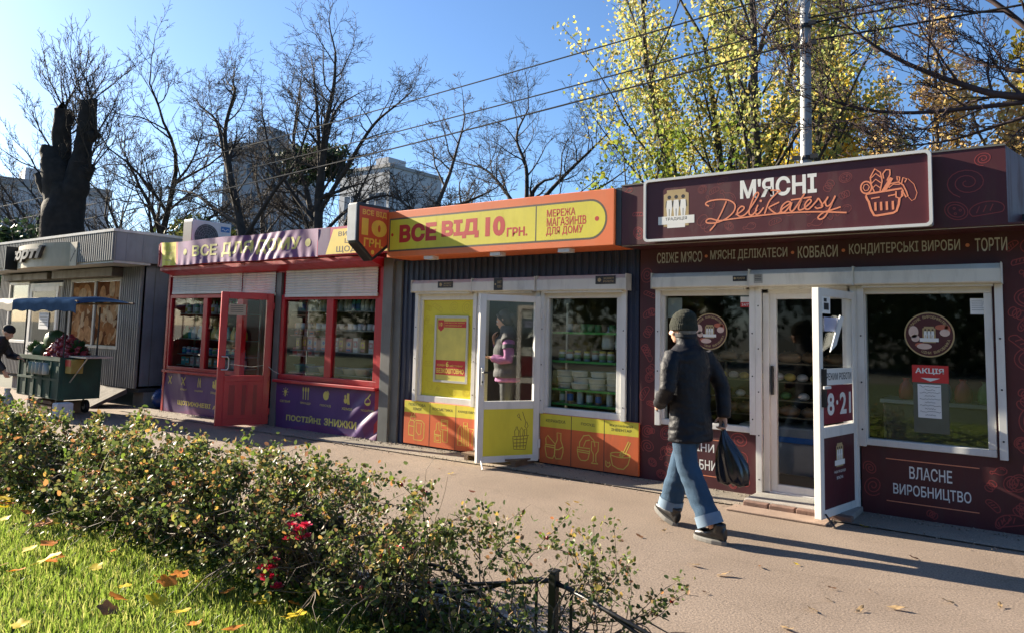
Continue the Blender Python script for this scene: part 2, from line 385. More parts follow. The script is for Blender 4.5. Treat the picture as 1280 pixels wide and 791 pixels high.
def doodles(mb, x0, x1, z0, z1, y, n, w, seed, holes=(), smin=.09, smax=.2, m=None):
    """thin line drawings of sausages, hams and slices like those printed on the maroon film"""
    q = random.Random(seed); done = []
    def put(L):
        for p in L:
            for x, z in p[0]:
                if not (x0 < x < x1 and z0 < z < z1): return False
                for a, b_, c, d in holes:
                    if a-.01 < x < b_+.01 and c-.01 < z < d+.01: return False
        for p in L: mb.stroke(p[0], w, y, m, p[1])
        return True
    tr = 0
    while len(done) < n and tr < n*40:
        tr += 1; cx, cz = q.uniform(x0, x1), q.uniform(z0, z1); s = q.uniform(smin, smax); a = q.uniform(-1.2, 1.2)
        if any((cx-X)**2+(cz-Z)**2 < (s+T)**2*.72 for X, Z, T in done): continue
        def tf(P): return [(cx+(u*math.cos(a)-v*math.sin(a))*s, cz+(u*math.sin(a)+v*math.cos(a))*s) for u, v in P]
        k = q.randrange(6); C = [(math.cos(t*.2618), math.sin(t*.2618)) for t in range(24)]; L = []
        if k == 0:      # sausage
            P = [(math.cos(t)*.3+.7, math.sin(t)*.3) for t in np.linspace(-1.57, 1.57, 9)]+[(math.cos(t)*.3-.7, math.sin(t)*.3) for t in np.linspace(1.57, 4.71, 9)]
            P = [(u, v-.25*u*u) for u, v in P]
            L = [(tf(P), True)]+[(tf([(u-.12, -.2-.25*u*u), (u+.1, .2-.25*u*u)]), False) for u in (-.4, 0, .4)]
        elif k == 1:    # slice
            L = [(tf([(u*.75, v*.6) for u, v in C]), True), (tf([(u*.55, v*.42) for u, v in C]), True)]+[(tf([(c+u*.08, d+v*.07) for u, v in C[::4]]), True) for c, d in ((-.2,.1),(.2,.15),(.05,-.2))]
        elif k == 2:    # ham leg
            P = [(-1,.08),(-.85,.2),(-.7,.1),(-.45,.12),(-.1,.42),(.35,.5),(.75,.3),(.9,0),(.75,-.32),(.35,-.48),(-.1,-.4),(-.45,-.14),(-.7,-.1),(-.85,-.22),(-1,-.1)]
            L = [(tf(P), True), (tf([(.2,.3),(.5,.25),(.65,.02)]), False)]
        elif k == 3:    # ring of slices
            L = [(tf([(c+u*.3, v*.42) for u, v in C]), True) for c in (-.45, -.1, .25)]
            L[0] = (L[0][0], True)
        elif k == 4:    # spiral
            L = [(tf([(math.cos(t)*t*.055, math.sin(t)*t*.045) for t in np.linspace(2, 17, 40)]), False)]
        else:           # loaf
            P = [(u*.9, max(v, -.55)*.5) for u, v in C]
            L = [(tf(P), True)]+[(tf([(c-.1, -.1), (c+.12, .28)]), False) for c in (-.45, -.1, .25)]
        if put(L): done.append((cx, cz, s))
# ------------------------------------------------------------------ delicatessen kiosk (maroon)
dk = thing('delicatessen_kiosk', 'maroon delicatessen kiosk covered in faint food drawings, with white shutter boxes', 'kiosk', (-1.9, 8.6, 0))
shell(dk, -3.70, -.04, 2.52, 9.9, BURG)
HOL = [(-3.49,-2.36,.58,2.25), (-2.43,-1.44,0,2.25), (-1.50,-.34,.58,2.25), (-3.60,-.2,2.28,2.48)]
b = MB()
b.box(-3.70, -.04, Y0, Y0+.06, 2.03, 2.52); b.box(-3.70, -3.46, Y0, Y0+.06, 0, 2.03); b.box(-.43, -.04, Y0, Y0+.06, 0, 2.03)
b.box(-3.46, -2.42, Y0, Y0+.06, 0, .62); b.box(-1.47, -.43, Y0, Y0+.06, 0, .62)
wl = b.build('front_wall', BURG, dk)
b = MB(); doodles(b, -3.69, -.05, .03, 2.5, Y0-.0004, 60, .008, 3, HOL+[(-1.3,-.54,.1,.55),(-3.0,-2.6,.1,.52)], .08, .2)
for q_ in ((-1.46,-.05,.01,.60,16,31),(-.33,-.05,.05,2.45,12,32),(-3.69,-2.43,.01,.60,14,33),(-3.695,-3.50,.6,2.3,8,34)): doodles(b, *q_[:4], Y0-.0004, q_[4], .008, q_[5], [(-1.3,-.54,.12,.53),(-3.3,-2.72,.1,.53)], .06, .19)
b.build('line_drawings', DOOD, wl)
b = MB()
capt = [('СВІЖЕ М\'ЯСО', -3.50, -2.985), ('М\'ЯСНІ ДЕЛІКАТЕСИ', -2.895, -2.11), ('КОВБАСИ', -2.01, -1.645), ('КОНДИТЕРСЬКІ ВИРОБИ', -1.545, -.65), ('ТОРТИ', -.54, -.31)]
for s, a, c in capt: text(b, s, a, c, 2.325, 2.44, Y0-.0009, off=.012)
b.build('lettering', mat('pale_grey_print', (.60,.57,.52), .5, .04), wl)
b = MB()
for x in (-2.94, -2.06, -1.595, -.595): b.disc(x, 2.383, .016, Y0-.0009)
b.build('bullet', DOOD2, wl)
b = MB(); text(b, 'ВЛАСНЕ', -1.085, -.76, .352, .46, Y0-.0009, off=.014); text(b, 'ВИРОБНИЦТВО', -1.215, -.625, .19, .30, Y0-.0009, off=.014)
text(b, 'ЦІНИ', -3.12, -2.855, .355, .455, Y0-.0009, off=.014); text(b, 'ВИРОБНИКА', -3.27, -2.70, .19, .292, Y0-.0009, off=.014)
b.build('lettering', PRINTW, wl)
b = MB(); b.rect(-1.27, -.56, .502, .51, Y0-.0009); b.rect(-1.27, -.57, .136, .144, Y0-.0009); b.rect(-3.28, -2.76, .13, .138, Y0-.0009); b.rect(-3.28,-2.76,.495,.503,Y0-.0009)
b.build('accent_line', DOOD2, wl)
# fascia round the roof
b = MB(); b.box(-3.70, -.28, 6.98, 7.04, 2.50, 3.12); b.prismx([(6.98,2.485),(7.52,2.485),(7.52,2.50),(6.98,2.50)], -3.70, -.02)
b.add([(-.28,6.98,2.50),(-.03,8.3,2.50),(-.03,8.3,3.12),(-.28,6.98,3.12),(-.33,7.0,2.50),(-.09,8.3,2.50),(-.09,8.3,3.12),(-.33,7.0,3.12)], [(0,1,2,3),(4,7,6,5),(3,2,6,7),(0,4,5,1),(1,5,6,2)])
fa = b.build('fascia', [BURG], dk)
MB().box(-3.70, -.28, 6.974, 7.045, 3.121, 3.135).build('cap_strip', POST, fa)
b = MB(); doodles(b, -.76, -.29, 2.52, 3.1, 6.9795, 4, .007, 11, (), .07, .17); doodles(b, -3.69, -3.42, 2.52, 3.1, 6.9795, 3, .007, 4, (), .05, .11)
b.build('line_drawings', DOOD, fa)
MB().rect(-3.7,-.06,2.475,2.48,7.0).build('soffit_edge', WHITE2, fa)
window(dk, -3.46, -2.42, .61, 2.03, .06, [], WHITE)
window(dk, -1.47, -.43, .61, 2.03, .06, [], WHITE)
shutter_box(dk, -3.49, -2.445, 2.045, 2.205, 7.275, Y0-.001, None, [-3.488, -2.47], .60)
shutter_box(dk, -2.435, -1.49, 2.045, 2.212, 7.262, Y0-.001, None, [-2.41, -1.535], .03)
shutter_box(dk, -1.478, -.355, 2.045, 2.212, 7.275, Y0-.001, None, [-1.476, -.41], .60)
b = MB(); b.box(-2.35, -2.29, Y0-.02, Y0+.07, .06, 2.03); b.box(-1.565, -1.505, Y0-.02, Y0+.07, .06, 2.03); b.box(-2.35, -1.505, Y0-.02, Y0+.07, 1.985, 2.045); b.box(-2.35,-1.505,Y0-.02,Y0+.07,.03,.075)
b.build('door_frame', WHITE, dk, bevel=.004)
# inner closed leaf, glazed full height
b = MB(); b.box(-2.29, -2.225, Y0+.01, Y0+.06, .075, 1.985); b.box(-1.62, -1.566, Y0+.01, Y0+.06, .075, 1.985); b.box(-2.225, -1.62, Y0+.01, Y0+.06, 1.93, 1.985); b.box(-2.225, -1.62, Y0+.01, Y0+.06, .075, .145)
il = b.build('inner_door', WHITE, dk, bevel=.004)
MB().box(-2.225, -1.62, Y0+.03, Y0+.036, .145, 1.93).build('pane', GLASSD, il)
MB().box(-2.272, -2.25, Y0-.03, Y0+.01, 1.0, 1.28).build('handle', BLACK, il, bevel=.004)
dd, xf = door(dk, -1.55, Y0-.035, R(80), .77, .055, 1.985, .76, .07, WHITE, BURG)
b = MB(xf); b.box(-.745, -.72, -.10, -.06, .98, 1.30); b.build('handle_plate', BLACK, dd, bevel=.003)
b = MB(xf); b.box(-.742, -.722, -.13, -.10, 1.14, 1.16); b.box(-.86, -.73, -.14, -.125, 1.138, 1.162); b.build('handle', WHITE, dd, bevel=.003)
b = MB(xf); b.rect(-.69, -.08, .83, 1.155, -.0535, 1); b.rect(-.69, -.08, 1.158, 1.30, -.0535, 0)
text(b, 'РЕЖИМ РОБОТИ', -.625, -.105, 1.20, 1.262, -.0545, 2, .016); text(b, '8', -.615, -.475, .90, 1.09, -.0545, 0, .03); text(b, '·', -.435, -.395, .985, 1.025, -.0545, 0, .04); text(b, '21', -.36, -.12, .90, 1.09, -.0545, 0, .03)
doodles(b, -.69, -.08, .83, 1.155, -.0540, 4, .006, 8, (), .05, .09, 3)
b.build('opening_hours_film', [PRINTW, mat('crimson_film',(.20,.014,.026),.45,.1), DARKPR, DOOD], dd)
def crest(b, cx, cz, s, y, my=0):
    """plaque with three standing figures over a ribbon"""
    o = [(-.36,-.5),(.36,-.5),(.36,.38),(.27,.42),(.27,.5),(-.27,.5),(-.27,.42),(-.36,.38)]
    b.add([(cx+u*s, y, cz+v*s) for u, v in o], [tuple(range(8))], 0)
    for k in (-1, 0, 1):
        x = cx+k*.2*s
        b.disc(x, cz+.30*s, .055*s, y-.0002, 1, 10)
        b.add([(x-.05*s,y-.0002,cz-.28*s),(x+.05*s,y-.0002,cz-.28*s),(x+.085*s,y-.0002,cz+.02*s),(x+.07*s,y-.0002,cz+.22*s),(x-.07*s,y-.0002,cz+.22*s),(x-.085*s,y-.0002,cz+.02*s)], [(0,1,2,3,4,5)], 2)
        b.stroke([(x-.08*s,cz+.2*s),(x-.1*s,cz+.02*s)], .02*s, y-.0003, 1); b.stroke([(x+.08*s,cz+.2*s),(x+.1*s,cz+.02*s)], .02*s, y-.0003, 1); b.stroke([(x,cz-.27*s),(x,cz-.02*s)], .018*s, y-.0003, 1)
    b.add([(cx-.52*s,y-.0005,cz-.22*s),(cx-.52*s,y-.0005,cz-.44*s),(cx+.52*s,y-.0005,cz-.44*s),(cx+.52*s,y-.0005,cz-.22*s)], [(0,1,2,3)], 2)
b = MB(xf); crest(b, -.385, .555, .2, -.057); text(b, 'НАША ПРОДУКЦІЯ', -.50, -.27, .40, .425, -.057, 2, .01); text(b, 'ВЛАСНА', -.45, -.32, .35, .375, -.057, 2, .01)
b.build('lower_panel_crest', [GOLD, DARKPR, PRINTW], dd)
b = MB(xf); b.tube([(-.72,-.07,.10),(-.74,-.16,.005)], .008, 6); b.build('door_stop', BLACK, dd)
# main sign box
sg = thing('shop_sign', 'long maroon lightbox sign with white frame reading М\'ЯСНІ Delikatesy and a drawn basket', 'sign', (-2.08, 6.92, 2.49))
b = MB(); b.box(-3.38, -.79, 6.88, 6.975, 2.495, 3.125); b.build('sign_box', [mat('sign_box_side', (.30,.33,.38), .4, .08)], sg, bevel=.02)
def rrect(x0, x1, z0, z1, r, n=6):
    P = []
    for cx, cz, a in ((x1-r, z0+r, -90), (x1-r, z1-r, 0), (x0+r, z1-r, 90), (x0+r, z0+r, 180)):
        P += [(cx+r*math.cos(R(a+90*k/n)), cz+r*math.sin(R(a+90*k/n))) for k in range(n+1)]
    return P
b = MB(); Po = rrect(-3.385, -.785, 2.49, 3.13, .045); Pi = rrect(-3.36, -.81, 2.515, 3.105, .03); n = len(Po)
b.add([(x,6.855,z) for x,z in Po]+[(x,6.855,z) for x,z in Pi]+[(x,6.89,z) for x,z in Po]+[(x,6.89,z) for x,z in Pi],
      [(i,(i+1)%n,(i+1)%n+n,i+n) for i in range(n)]+[((i+1)%n,i,i+2*n,(i+1)%n+2*n) for i in range(n)]+[(i+n,(i+1)%n+n,(i+1)%n+3*n,i+3*n) for i in range(n)])
b.build('frame', mat('white_aluminium', (.66,.66,.64), .35, .05, metal=.1), sg, smooth=False)
MB().rect(-3.362, -.808, 2.513, 3.107, 6.876).build('panel', BURGS, sg)
YS = 6.8753
b = MB(); doodles(b, -3.33, -.83, 2.54, 3.08, YS+.0004, 40, .005, 21, [(-3.22,-2.84,2.6,3.02),(-2.42,-1.65,2.82,3.05),(-1.36,-.9,2.6,3.04)], .06, .15); b.build('line_drawings', mat('sign_line_print', (.22,.05,.045), .5, .05), sg)
b = MB(); text(b, 'М\'ЯСНІ', -2.385, -1.69, 2.85, 3.03, YS-.0001, off=.035); b.build('lettering', PRINTW, sg)
def bez(P, n=10):
    out = []
    for i in range(0, len(P)-3, 3):
        a, c, d, e = (np.array(P[i+k], float) for k in range(4))
        for t in np.linspace(0, 1, n, endpoint=(i+4 > len(P)-1)): out.append(tuple((1-t)**3*a+3*t*(1-t)**2*c+3*t*t*(1-t)*d+t**3*e))
    return out
def catm(P, n=7):
    P = [np.array(p, float) for p in P]; Q = [2*P[0]-P[1]]+P+[2*P[-1]-P[-2]]; o = []
    for i in range(1, len(Q)-2):
        for t in np.linspace(0, 1, n, endpoint=False):
            a, b_, c, d = Q[i-1:i+3]; o.append(tuple(.5*((2*b_)+(c-a)*t+(2*a-5*b_+4*c-d)*t*t+(3*b_-a-3*c+d)*t**3)))
    o.append(tuple(P[-1])); return o
# handwriting, in pixels of an enlarged view: x 270..870, y 90..350 (rising baseline taken out by the fit below)
def hw(P): return [(-2.74+(x-270)/600*1.30, 2.535+(345-y-(x-270)*.036+18)/260*.46) for x, y in catm(P)]
b = MB()
script = [
 [(372,186),(352,240),(330,290),(316,318),(296,344)],
 [(292,208),(276,196),(288,182),(330,174),(380,180),(410,206),(404,246),(366,284),(320,302),(284,300),(280,286),(300,278),(340,290),(400,284),(520,272),(640,264),(760,266),(868,276)],
 [(414,262),(440,244),(452,226),(440,218),(424,236),(422,262),(438,272),(462,256),(492,206),(514,160),(508,148),(494,170),(476,230),(474,262),(488,266),(508,240)],
 [(512,214),(502,244),(504,264),(518,258),(536,230)],
 [(566,140),(606,146),(590,160),(560,200),(540,264)],
 [(602,206),(566,226),(560,236),(584,262),(600,264),(618,240),(648,214),(636,206),(616,224),(608,252),(622,260),(644,232),(654,212),(646,246),(656,256),(676,226),(706,168)],
 [(706,168),(684,226),(682,250),(696,250),(716,232),(732,210),(724,200),(708,222),(708,246),(724,248),(752,212),(760,198),(770,216),(776,240),(756,248),(746,240)],
 [(770,236),(792,206),(798,192),(788,216),(792,238),(808,230),(826,192)],
 [(826,188),(808,240),(786,290),(768,304),(758,294),(778,272),(820,256),(846,246)],
 [(650,198),(734,188)],
]
for P in script: b.stroke(hw(P), .0135, YS-.0006)
b.disc(hw([(524,194),(525,194)])[0][0], hw([(524,194),(525,194)])[0][1], .012, YS-.0006, None, 10)
b.build('script_lettering', DOOD2, sg)
def bk(x, y): return (-1.33+(x-120)/700*.43, 2.60+(690-y)/600*.42)
b = MB()
def bs(P, w=.012, closed=False): b.stroke([bk(*p) for p in P], w, YS-.0004, None, closed)
bs([(190,430),(200,405),(640,370),(655,400),(640,460)], .016); bs([(190,430),(205,470),(225,500),(250,600),(290,675),(330,680),(530,660),(570,640),(600,560),(610,490)], .018)
bs([(255,465),(365,455)], .011); bs([(470,450),(560,438)], .011)
for x in (308, 380, 452, 527): bs([(x,515),(x+2,620)], .018)
bs([(195+70*math.cos(t), 322+75*math.sin(t)) for t in np.linspace(0,6.1,20)], .013, True); bs([(195+40*math.cos(t), 322+42*math.sin(t)) for t in np.linspace(0,6.1,7)], .008, True)
bs([(300,390),(260,290),(250,200),(310,100),(380,150),(400,260),(370,390)], .011)
for y in (170,240,310): bs([(262,y+40),(320,y-10),(385,y+40)], .009)
bs([(410,390),(520,230)], .03); bs([(420,230),(410,170),(450,125),(500,130),(500,190),(460,260)], .011)
bs([(440,380),(500,300),(600,290),(660,330),(700,420),(715,470),(690,480),(660,420)], .011); bs([(480,350),(540,310),(620,320)], .009)
bs([(590,270),(585,220),(620,230),(615,270),(600,300)], .01); bs([(640,310),(660,240),(705,260),(680,300)], .01); bs([(570,400),(570,470),(610,490),(650,460),(640,400)], .012)
bs([(720,260),(790,330),(825,440),(800,510),(760,530),(720,480)], .005)
b.build('basket_drawing', DOOD2, sg)
b = MB(); crest(b, -3.035, 2.82, .37, YS); text(b, 'ТРАДИЦІЯ', -3.15, -2.92, 2.69, 2.725, YS-.00065, 1, .012); b.rect(-3.13,-2.94,2.62,2.66,YS-.0001,2)
b.build('crest', [GOLD, DARKPR, PRINTW], sg)
# things on the glass
def sticker(x, z, r, label):
    t = thing('round_sticker', label, 'sticker', (x, Y0-.002, z-r)); y = Y0+.006
    MB().add([(x+r*math.cos(a),y,z+r*math.sin(a)) for a in np.linspace(0,6.22,40)], [tuple(range(40))]).build('rim', GOLD, t)
    MB().disc(x, z, r*.94, y-.001, None, 40).build('disc', BURGS, t)
    b = MB(); crest(b, x, z+.01*r, r*.72, y-.003); b.build('crest', [GOLD, DARKPR, PRINTW], t)
    b = MB()
    for s, a0, flip in (('ВЛАСНЕ ВИРОБНИЦТВО', 155, 1), ('ЦІНИ ВИРОБНИКА', -80, -1)):
        n = len(s)
        for i, ch in enumerate(s):
            if ch == ' ': continue
            a = R(a0 - flip*i*(130 if flip > 0 else 100)/n) if flip > 0 else R(a0 + i*100/n - 30)
            cx, cz = x+r*.80*math.cos(a), z+r*.80*math.sin(a); th = a-math.pi/2 if flip > 0 else a+math.pi/2
            k = MB(); text(k, ch, -.045*r, .045*r, -.06*r, .06*r, 0, None, .02)
            b.add([(cx+p[0]*math.cos(th)-p[2]*math.sin(th), y-.002, cz+p[0]*math.sin(th)+p[2]*math.cos(th)) for p in k.v], k.f)
    b.build('lettering', GOLD, t)
    b = MB()
    for cx, cz, rx, rz, mm in ((-.62,.12,.2,.27,1),(-.55,-.16,.17,.16,1),(.5,.34,.26,.12,0),(.62,.10,.2,.16,1),(.72,.22,.12,.2,0),(-.2,-.52,.3,.13,1),(-.35,-.46,.22,.1,0)):
        b.add([(x+r*(cx+rx*math.cos(q)), y-.002-.0004*mm, z+r*(cz+rz*math.sin(q))) for q in np.linspace(0,6.1,20)], [tuple(range(20))], mm)
    b.build('sausage_picture', [mat('sausage_red', (.5,.14,.08), .5), mat('sausage_pale', (.66,.48,.40), .5)], t)
sticker(-2.905, 1.60, .187, 'round maroon and gold sausage sticker behind the walking man\'s head')
sticker(-.905, 1.61, .195, 'round maroon and gold sausage sticker above the red АКЦІЯ notice')
pr = thing('price_notice', 'red АКЦІЯ notice with a handwritten white price list on the right maroon window', 'notice', (-.905, Y0, .76)); y = Y0+.008
b = MB(); b.rect(-1.045, -.765, 1.195, 1.345, y-.001); b.build('header', REDPR, pr)
b = MB(); text(b, 'АКЦІЯ', -1.02, -.80, 1.265, 1.32, y-.003, off=.03); b.add([(-.98,y-.003,1.235),(-.93,y-.003,1.215),(-.905,y-.003,1.205),(-.88,y-.003,1.215),(-.83,y-.003,1.235)], [(0,1,2,3,4)]); b.build('lettering', PRINTW, pr)
MB().rect(-1.04, -.768, .76, 1.194, y).build('backing_sheet', mat('clear_sleeve', (.10,.11,.09), .3), pr)
b = MB(); b.rect(-1.005, -.825, .89, 1.18, y-.002); b.build('price_list', PAPER, pr)
b = MB(); q = random.Random(2)
for i in range(10):
    z = 1.16-i*.027; w = (.16 if i % 2 == 0 else .08); x = -.99 if i % 2 == 0 else -.95
    P = [(x+w*t/14, z+q.uniform(-.006,.006)) for t in range(15)]
    b.stroke(P, .003, y-.003)
b.build('handwriting', DARKPR, pr)
nt_ = thing('paper_notice', 'small white printed sheet in the top right corner of the right maroon window', 'notice', (-.505, Y0, 1.79)); b = MB(); b.rect(-.59,-.435,1.79,1.925,y); b.build('sheet', PAPER, nt_)
b = MB(); b.rect(-.475,-.445,1.80,1.835,y-.001)
for i in range(6): b.rect(-.58,-.50+.02*(i%3),1.905-i*.016,1.909-i*.016,y-.001)
b.build('print', mat('grey_print',(.3,.3,.32),.6), nt_)
nt_ = thing('paper_notice', 'faded paper sheet inside the top left corner of the window behind the walking man', 'notice', (-3.30, Y0, 1.7)); b = MB(); b.rect(-3.385,-3.22,1.74,1.95,Y0+.03); b.build('sheet', mat('faded_paper',(.34,.36,.36),.8), nt_)
nt_ = thing('small_sticker', 'little red and white sticker at the upper right of the left maroon window', 'sticker', (-2.53, Y0, 1.85)); b = MB(); b.rect(-2.58,-2.485,1.90,1.955,Y0+.008); b.build('upper_band', PRINTW, nt_)
b = MB(); b.rect(-2.58,-2.485,1.85,1.90,Y0+.008); b.build('lower_band', REDPR, nt_); b = MB(); text(b,'24/7',-2.57,-2.495,1.862,1.888,Y0+.006); b.build('lettering', PRINTW, nt_)
nt_ = thing('plate', 'small black plate on the shutter box above the walking man', 'plate', (-2.53, 7.27, 2.09)); b = MB(); b.box(-2.60,-2.46,7.270,7.2745,2.10,2.155); b.build('panel', DARKPR, nt_); b=MB(); text(b,'РОЛЕТИ',-2.56,-2.48,2.12,2.14,7.269); b.disc(-2.58,2.13,.012,7.269); b.build('lettering', GOLD, nt_)
nt_ = thing('plate', 'square grey sticker on the shutter box over the maroon kiosk door', 'plate', (-2.32, 7.256, 2.09)); b = MB(); b.box(-2.385,-2.30,7.257,7.2615,2.075,2.165); b.build('panel', mat('grey_label',(.35,.34,.31),.6), nt_); b=MB(); [b.rect(-2.375,-2.31,2.15-i*.016,2.157-i*.016,7.256) for i in range(4)]; b.build('print', DARKPR, nt_)
nt_ = thing('door_paper', 'white folded leaflet hanging on the glass of the open 8·21 door', 'leaflet', (-1.7,7.0,1.4))
b = MB(xf); b.add([(-.62,-.085,1.44),(-.45,-.07,1.50),(-.25,-.06,1.75),(-.38,-.072,1.76)], [(0,1,2,3)]); b.add([(-.62,-.08,1.44),(-.62,-.09,1.445),(-.38,-.08,1.765),(-.38,-.068,1.76)],[(0,1,2,3)]); b.build('sheet', PAPER, nt_)
b = MB(xf); b.rect(-.66,-.38,1.62,1.74,-.056); b.build('backing_paper', mat('blue_white_paper',(.35,.38,.55),.7), nt_)
nt_ = thing('door_sticker', 'black and white square sticker high on the open 8·21 door', 'sticker', (-1.7,6.9,1.7)); b = MB(xf); b.rect(-.69,-.53,1.77,1.92,-.054); b.build('sheet', PAPER, nt_); b=MB(xf); b.rect(-.66,-.56,1.80,1.86,-.055); b.rect(-.66,-.60,1.87,1.90,-.055); b.build('print', DARKPR, nt_)
# step
st = thing('door_step', 'low worn step edged with red bricks under the open maroon kiosk door', 'step', (-1.95, 7.2, 0))
MB().box(-2.40, -1.46, 6.99, 7.42, .005, .062).build('slab', CONC, st, bevel=.012)
b = MB()
for i in range(4): b.box(-2.38+i*.235, -2.155+i*.235, 6.90, 6.985, .005, .055)
b.build('brick_course', BRICK, st, bevel=.008)
MB().box(-2.45,-1.6,6.66,6.89,.002,.02).build('apron_slab', mat('pink_concrete',(.26,.185,.14),.9,.15,5,bump=.3), st, bevel=.006)
# ------------------------------------------------------------------ discount kiosk (navy with orange sign)
ok = thing('discount_kiosk', 'navy corrugated kiosk under the long orange and yellow sign, white framed door ajar', 'kiosk', (-5.5, 8.6, 0))
shell(ok, -7.36, -3.72, 2.52, 9.9, NAVY)
b = MB(); b.box(-7.36,-3.72,Y0+.02,Y0+.06,2.03,2.52); b.box(-7.36,-7.03,Y0+.02,Y0+.06,0,2.03); b.box(-3.90,-3.72,Y0+.02,Y0+.06,0,2.03); b.box(-7.03,-5.92,Y0+.02,Y0+.06,0,.6); b.box(-4.97,-3.90,Y0+.02,Y0+.06,0,.6)
corrugated(b,-7.36,-3.72,2.03,2.52,Y0+.015); corrugated(b,-7.36,-7.03,0,2.03,Y0+.015); corrugated(b,-3.90,-3.72,0,2.03,Y0+.015); corrugated(b,-7.03,-5.92,0,.6,Y0+.015); corrugated(b,-4.97,-3.9,0,.6,Y0+.015)
b.build('front_wall', NAVY, ok)
wo = window(ok, -7.03, -5.925, .59, 2.03, .085, [], WHITE)
window(ok, -4.965, -3.90, .60, 2.03, .075, [], WHITE)
b = MB(); b.box(-5.92,-5.86,Y0-.02,Y0+.07,.06,2.03); b.box(-5.035,-4.97,Y0-.02,Y0+.07,.06,2.03); b.box(-5.86,-5.035,Y0-.02,Y0+.07,1.975,2.03); b.box(-5.86,-5.035,Y0-.02,Y0+.07,.03,.08)
b.build('door_frame', WHITE, ok, bevel=.004)
shutter_box(ok, -7.055, -6.0, 2.045, 2.205, 7.29, Y0-.001, None, [-7.05,-6.03], .59)
shutter_box(ok, -5.985, -5.02, 2.04, 2.208, 7.275, Y0-.001, None, [-5.955,-5.055], .05)
shutter_box(ok, -4.995, -3.81, 2.035, 2.212, 7.29, Y0-.001, None, [-4.985,-3.90], .60)
od, xf = door(ok, -5.02, Y0-.035, R(59), .775, .05, 1.975, .70, .075, WHITE, YELLOWP)
b = MB(xf); b.box(-.755,-.73,-.10,-.06,.93,1.13); b.build('handle_plate', STEEL, od, bevel=.003); b = MB(xf); b.tube([(-.742,-.09,1.08),(-.742,-.13,1.08),(-.65,-.135,1.08)], .011, 8); b.disc(-.742,.97,.012,-.101); b.build('handle', BLACK, od)
b = MB(xf); q = lambda P: [(-.33+u*.26, .16+v*.40) for u, v in P]
for P, c in (([(0,.42),(.06,.08),(.62,.06),(.72,.44)],0),([(-.02,.44),(.78,.46)],0),([(.05,.36),(.70,.37)],0),([(.05,.26),(.68,.26)],0),([(.06,.17),(.66,.17)],0),([(.2,.44),(.2,.1)],0),([(.36,.45),(.36,.1)],0),([(.52,.45),(.52,.1)],0),
   ([(.1,.46),(.08,.6),(.15,.66),(.15,.72),(.22,.72),(.22,.66),(.29,.6),(.28,.46)],0),([(.36,.46),(.34,.62),(.42,.7),(.5,.62),(.48,.46)],0),([(.56,.46),(.56,.64),(.68,.64),(.68,.46)],0),
   ([(.2,1.05),(.27,1.1),(.32,1.02),(.25,.98)],1),([(.29,1.0),(.4,.9)],0),([(.45,1.15),(.62,.85)],0),([(.62,.85),(.58,.72),(.66,.66),(.74,.74),(.66,.86)],1)):
    b.stroke(q(P), .008, -.0555, None, bool(c))
b.build('basket_drawing', mat('brown_print', (.16,.10,.02), .5), od)
b = MB(xf); b.tube([(-.73,-.07,.10),(-.75,-.20,.005)], .009, 6); b.build('door_stop', WHITE, od)
# yellow film behind the left pane
yp = thing('yellow_window_film', 'plain yellow film filling the left window of the navy kiosk around a framed poster', 'window film', (-6.5,Y0,.67))
MB().rect(-6.944,-6.011,.676,1.944,Y0+.009).build('film', YELLOWP, yp)
b = MB(); doodles(b,-6.93,-6.02,.69,1.93,Y0+.0084,26,.006,77,[(-6.74,-6.13,.85,1.75)],.07,.13); b.build('line_drawings', mat('yellow_line_print',(.58,.44,.025),.5), yp)
po = thing('framed_poster', 'narrow framed poster with red bands promising a sixth item БЕЗКОШТОВНО on yellow film', 'poster', (-6.43,Y0,.87)); y = Y0-.002
MB().rect(-6.69,-6.17,.89,1.71,y).build('sheet', mat('pale_poster',(.66,.58,.13),.4), po)
b = MB(); b.box(-6.72,-6.69,y-.012,y+.006,.865,1.735); b.box(-6.17,-6.14,y-.012,y+.006,.865,1.735); b.box(-6.69,-6.17,y-.012,y+.006,.865,.893); b.box(-6.69,-6.17,y-.012,y+.006,1.707,1.735); b.build('frame', mat('silver_frame',(.55,.54,.5),.35,.05,metal=.4), po)
b = MB(); b.rect(-6.69,-6.17,.965,1.155,y-.002); b.rect(-6.56,-6.175,1.585,1.665,y-.002); b.add([(-6.665,y-.003,1.68),(-6.665,y-.003,1.57),(-6.615,y-.003,1.53),(-6.565,y-.003,1.57),(-6.565,y-.003,1.68)],[(0,1,2,3,4)])
b.build('red_band', REDPR, po)
b = MB(); text(b,'КОЖЕН',-6.66,-6.53,1.075,1.105,y-.004,off=.01); text(b,'6',-6.51,-6.46,1.07,1.14,y-.004,off=.03); text(b,'-ИЙ ТОВАР',-6.45,-6.22,1.075,1.105,y-.004,off=.01); text(b,'БЕЗКОШТОВНО',-6.67,-6.20,.985,1.05,y-.004,off=.03); text(b,'10',-6.64,-6.59,1.60,1.65,y-.004,off=.03)
text(b,'ВСЕ ВІД 10 ГРН. МЕРЕЖА',-6.54,-6.20,1.635,1.652,y-.004); text(b,'МАГАЗИНІВ ДЛЯ ДОМУ',-6.54,-6.25,1.60,1.618,y-.004); b.build('lettering', YELPR, po)
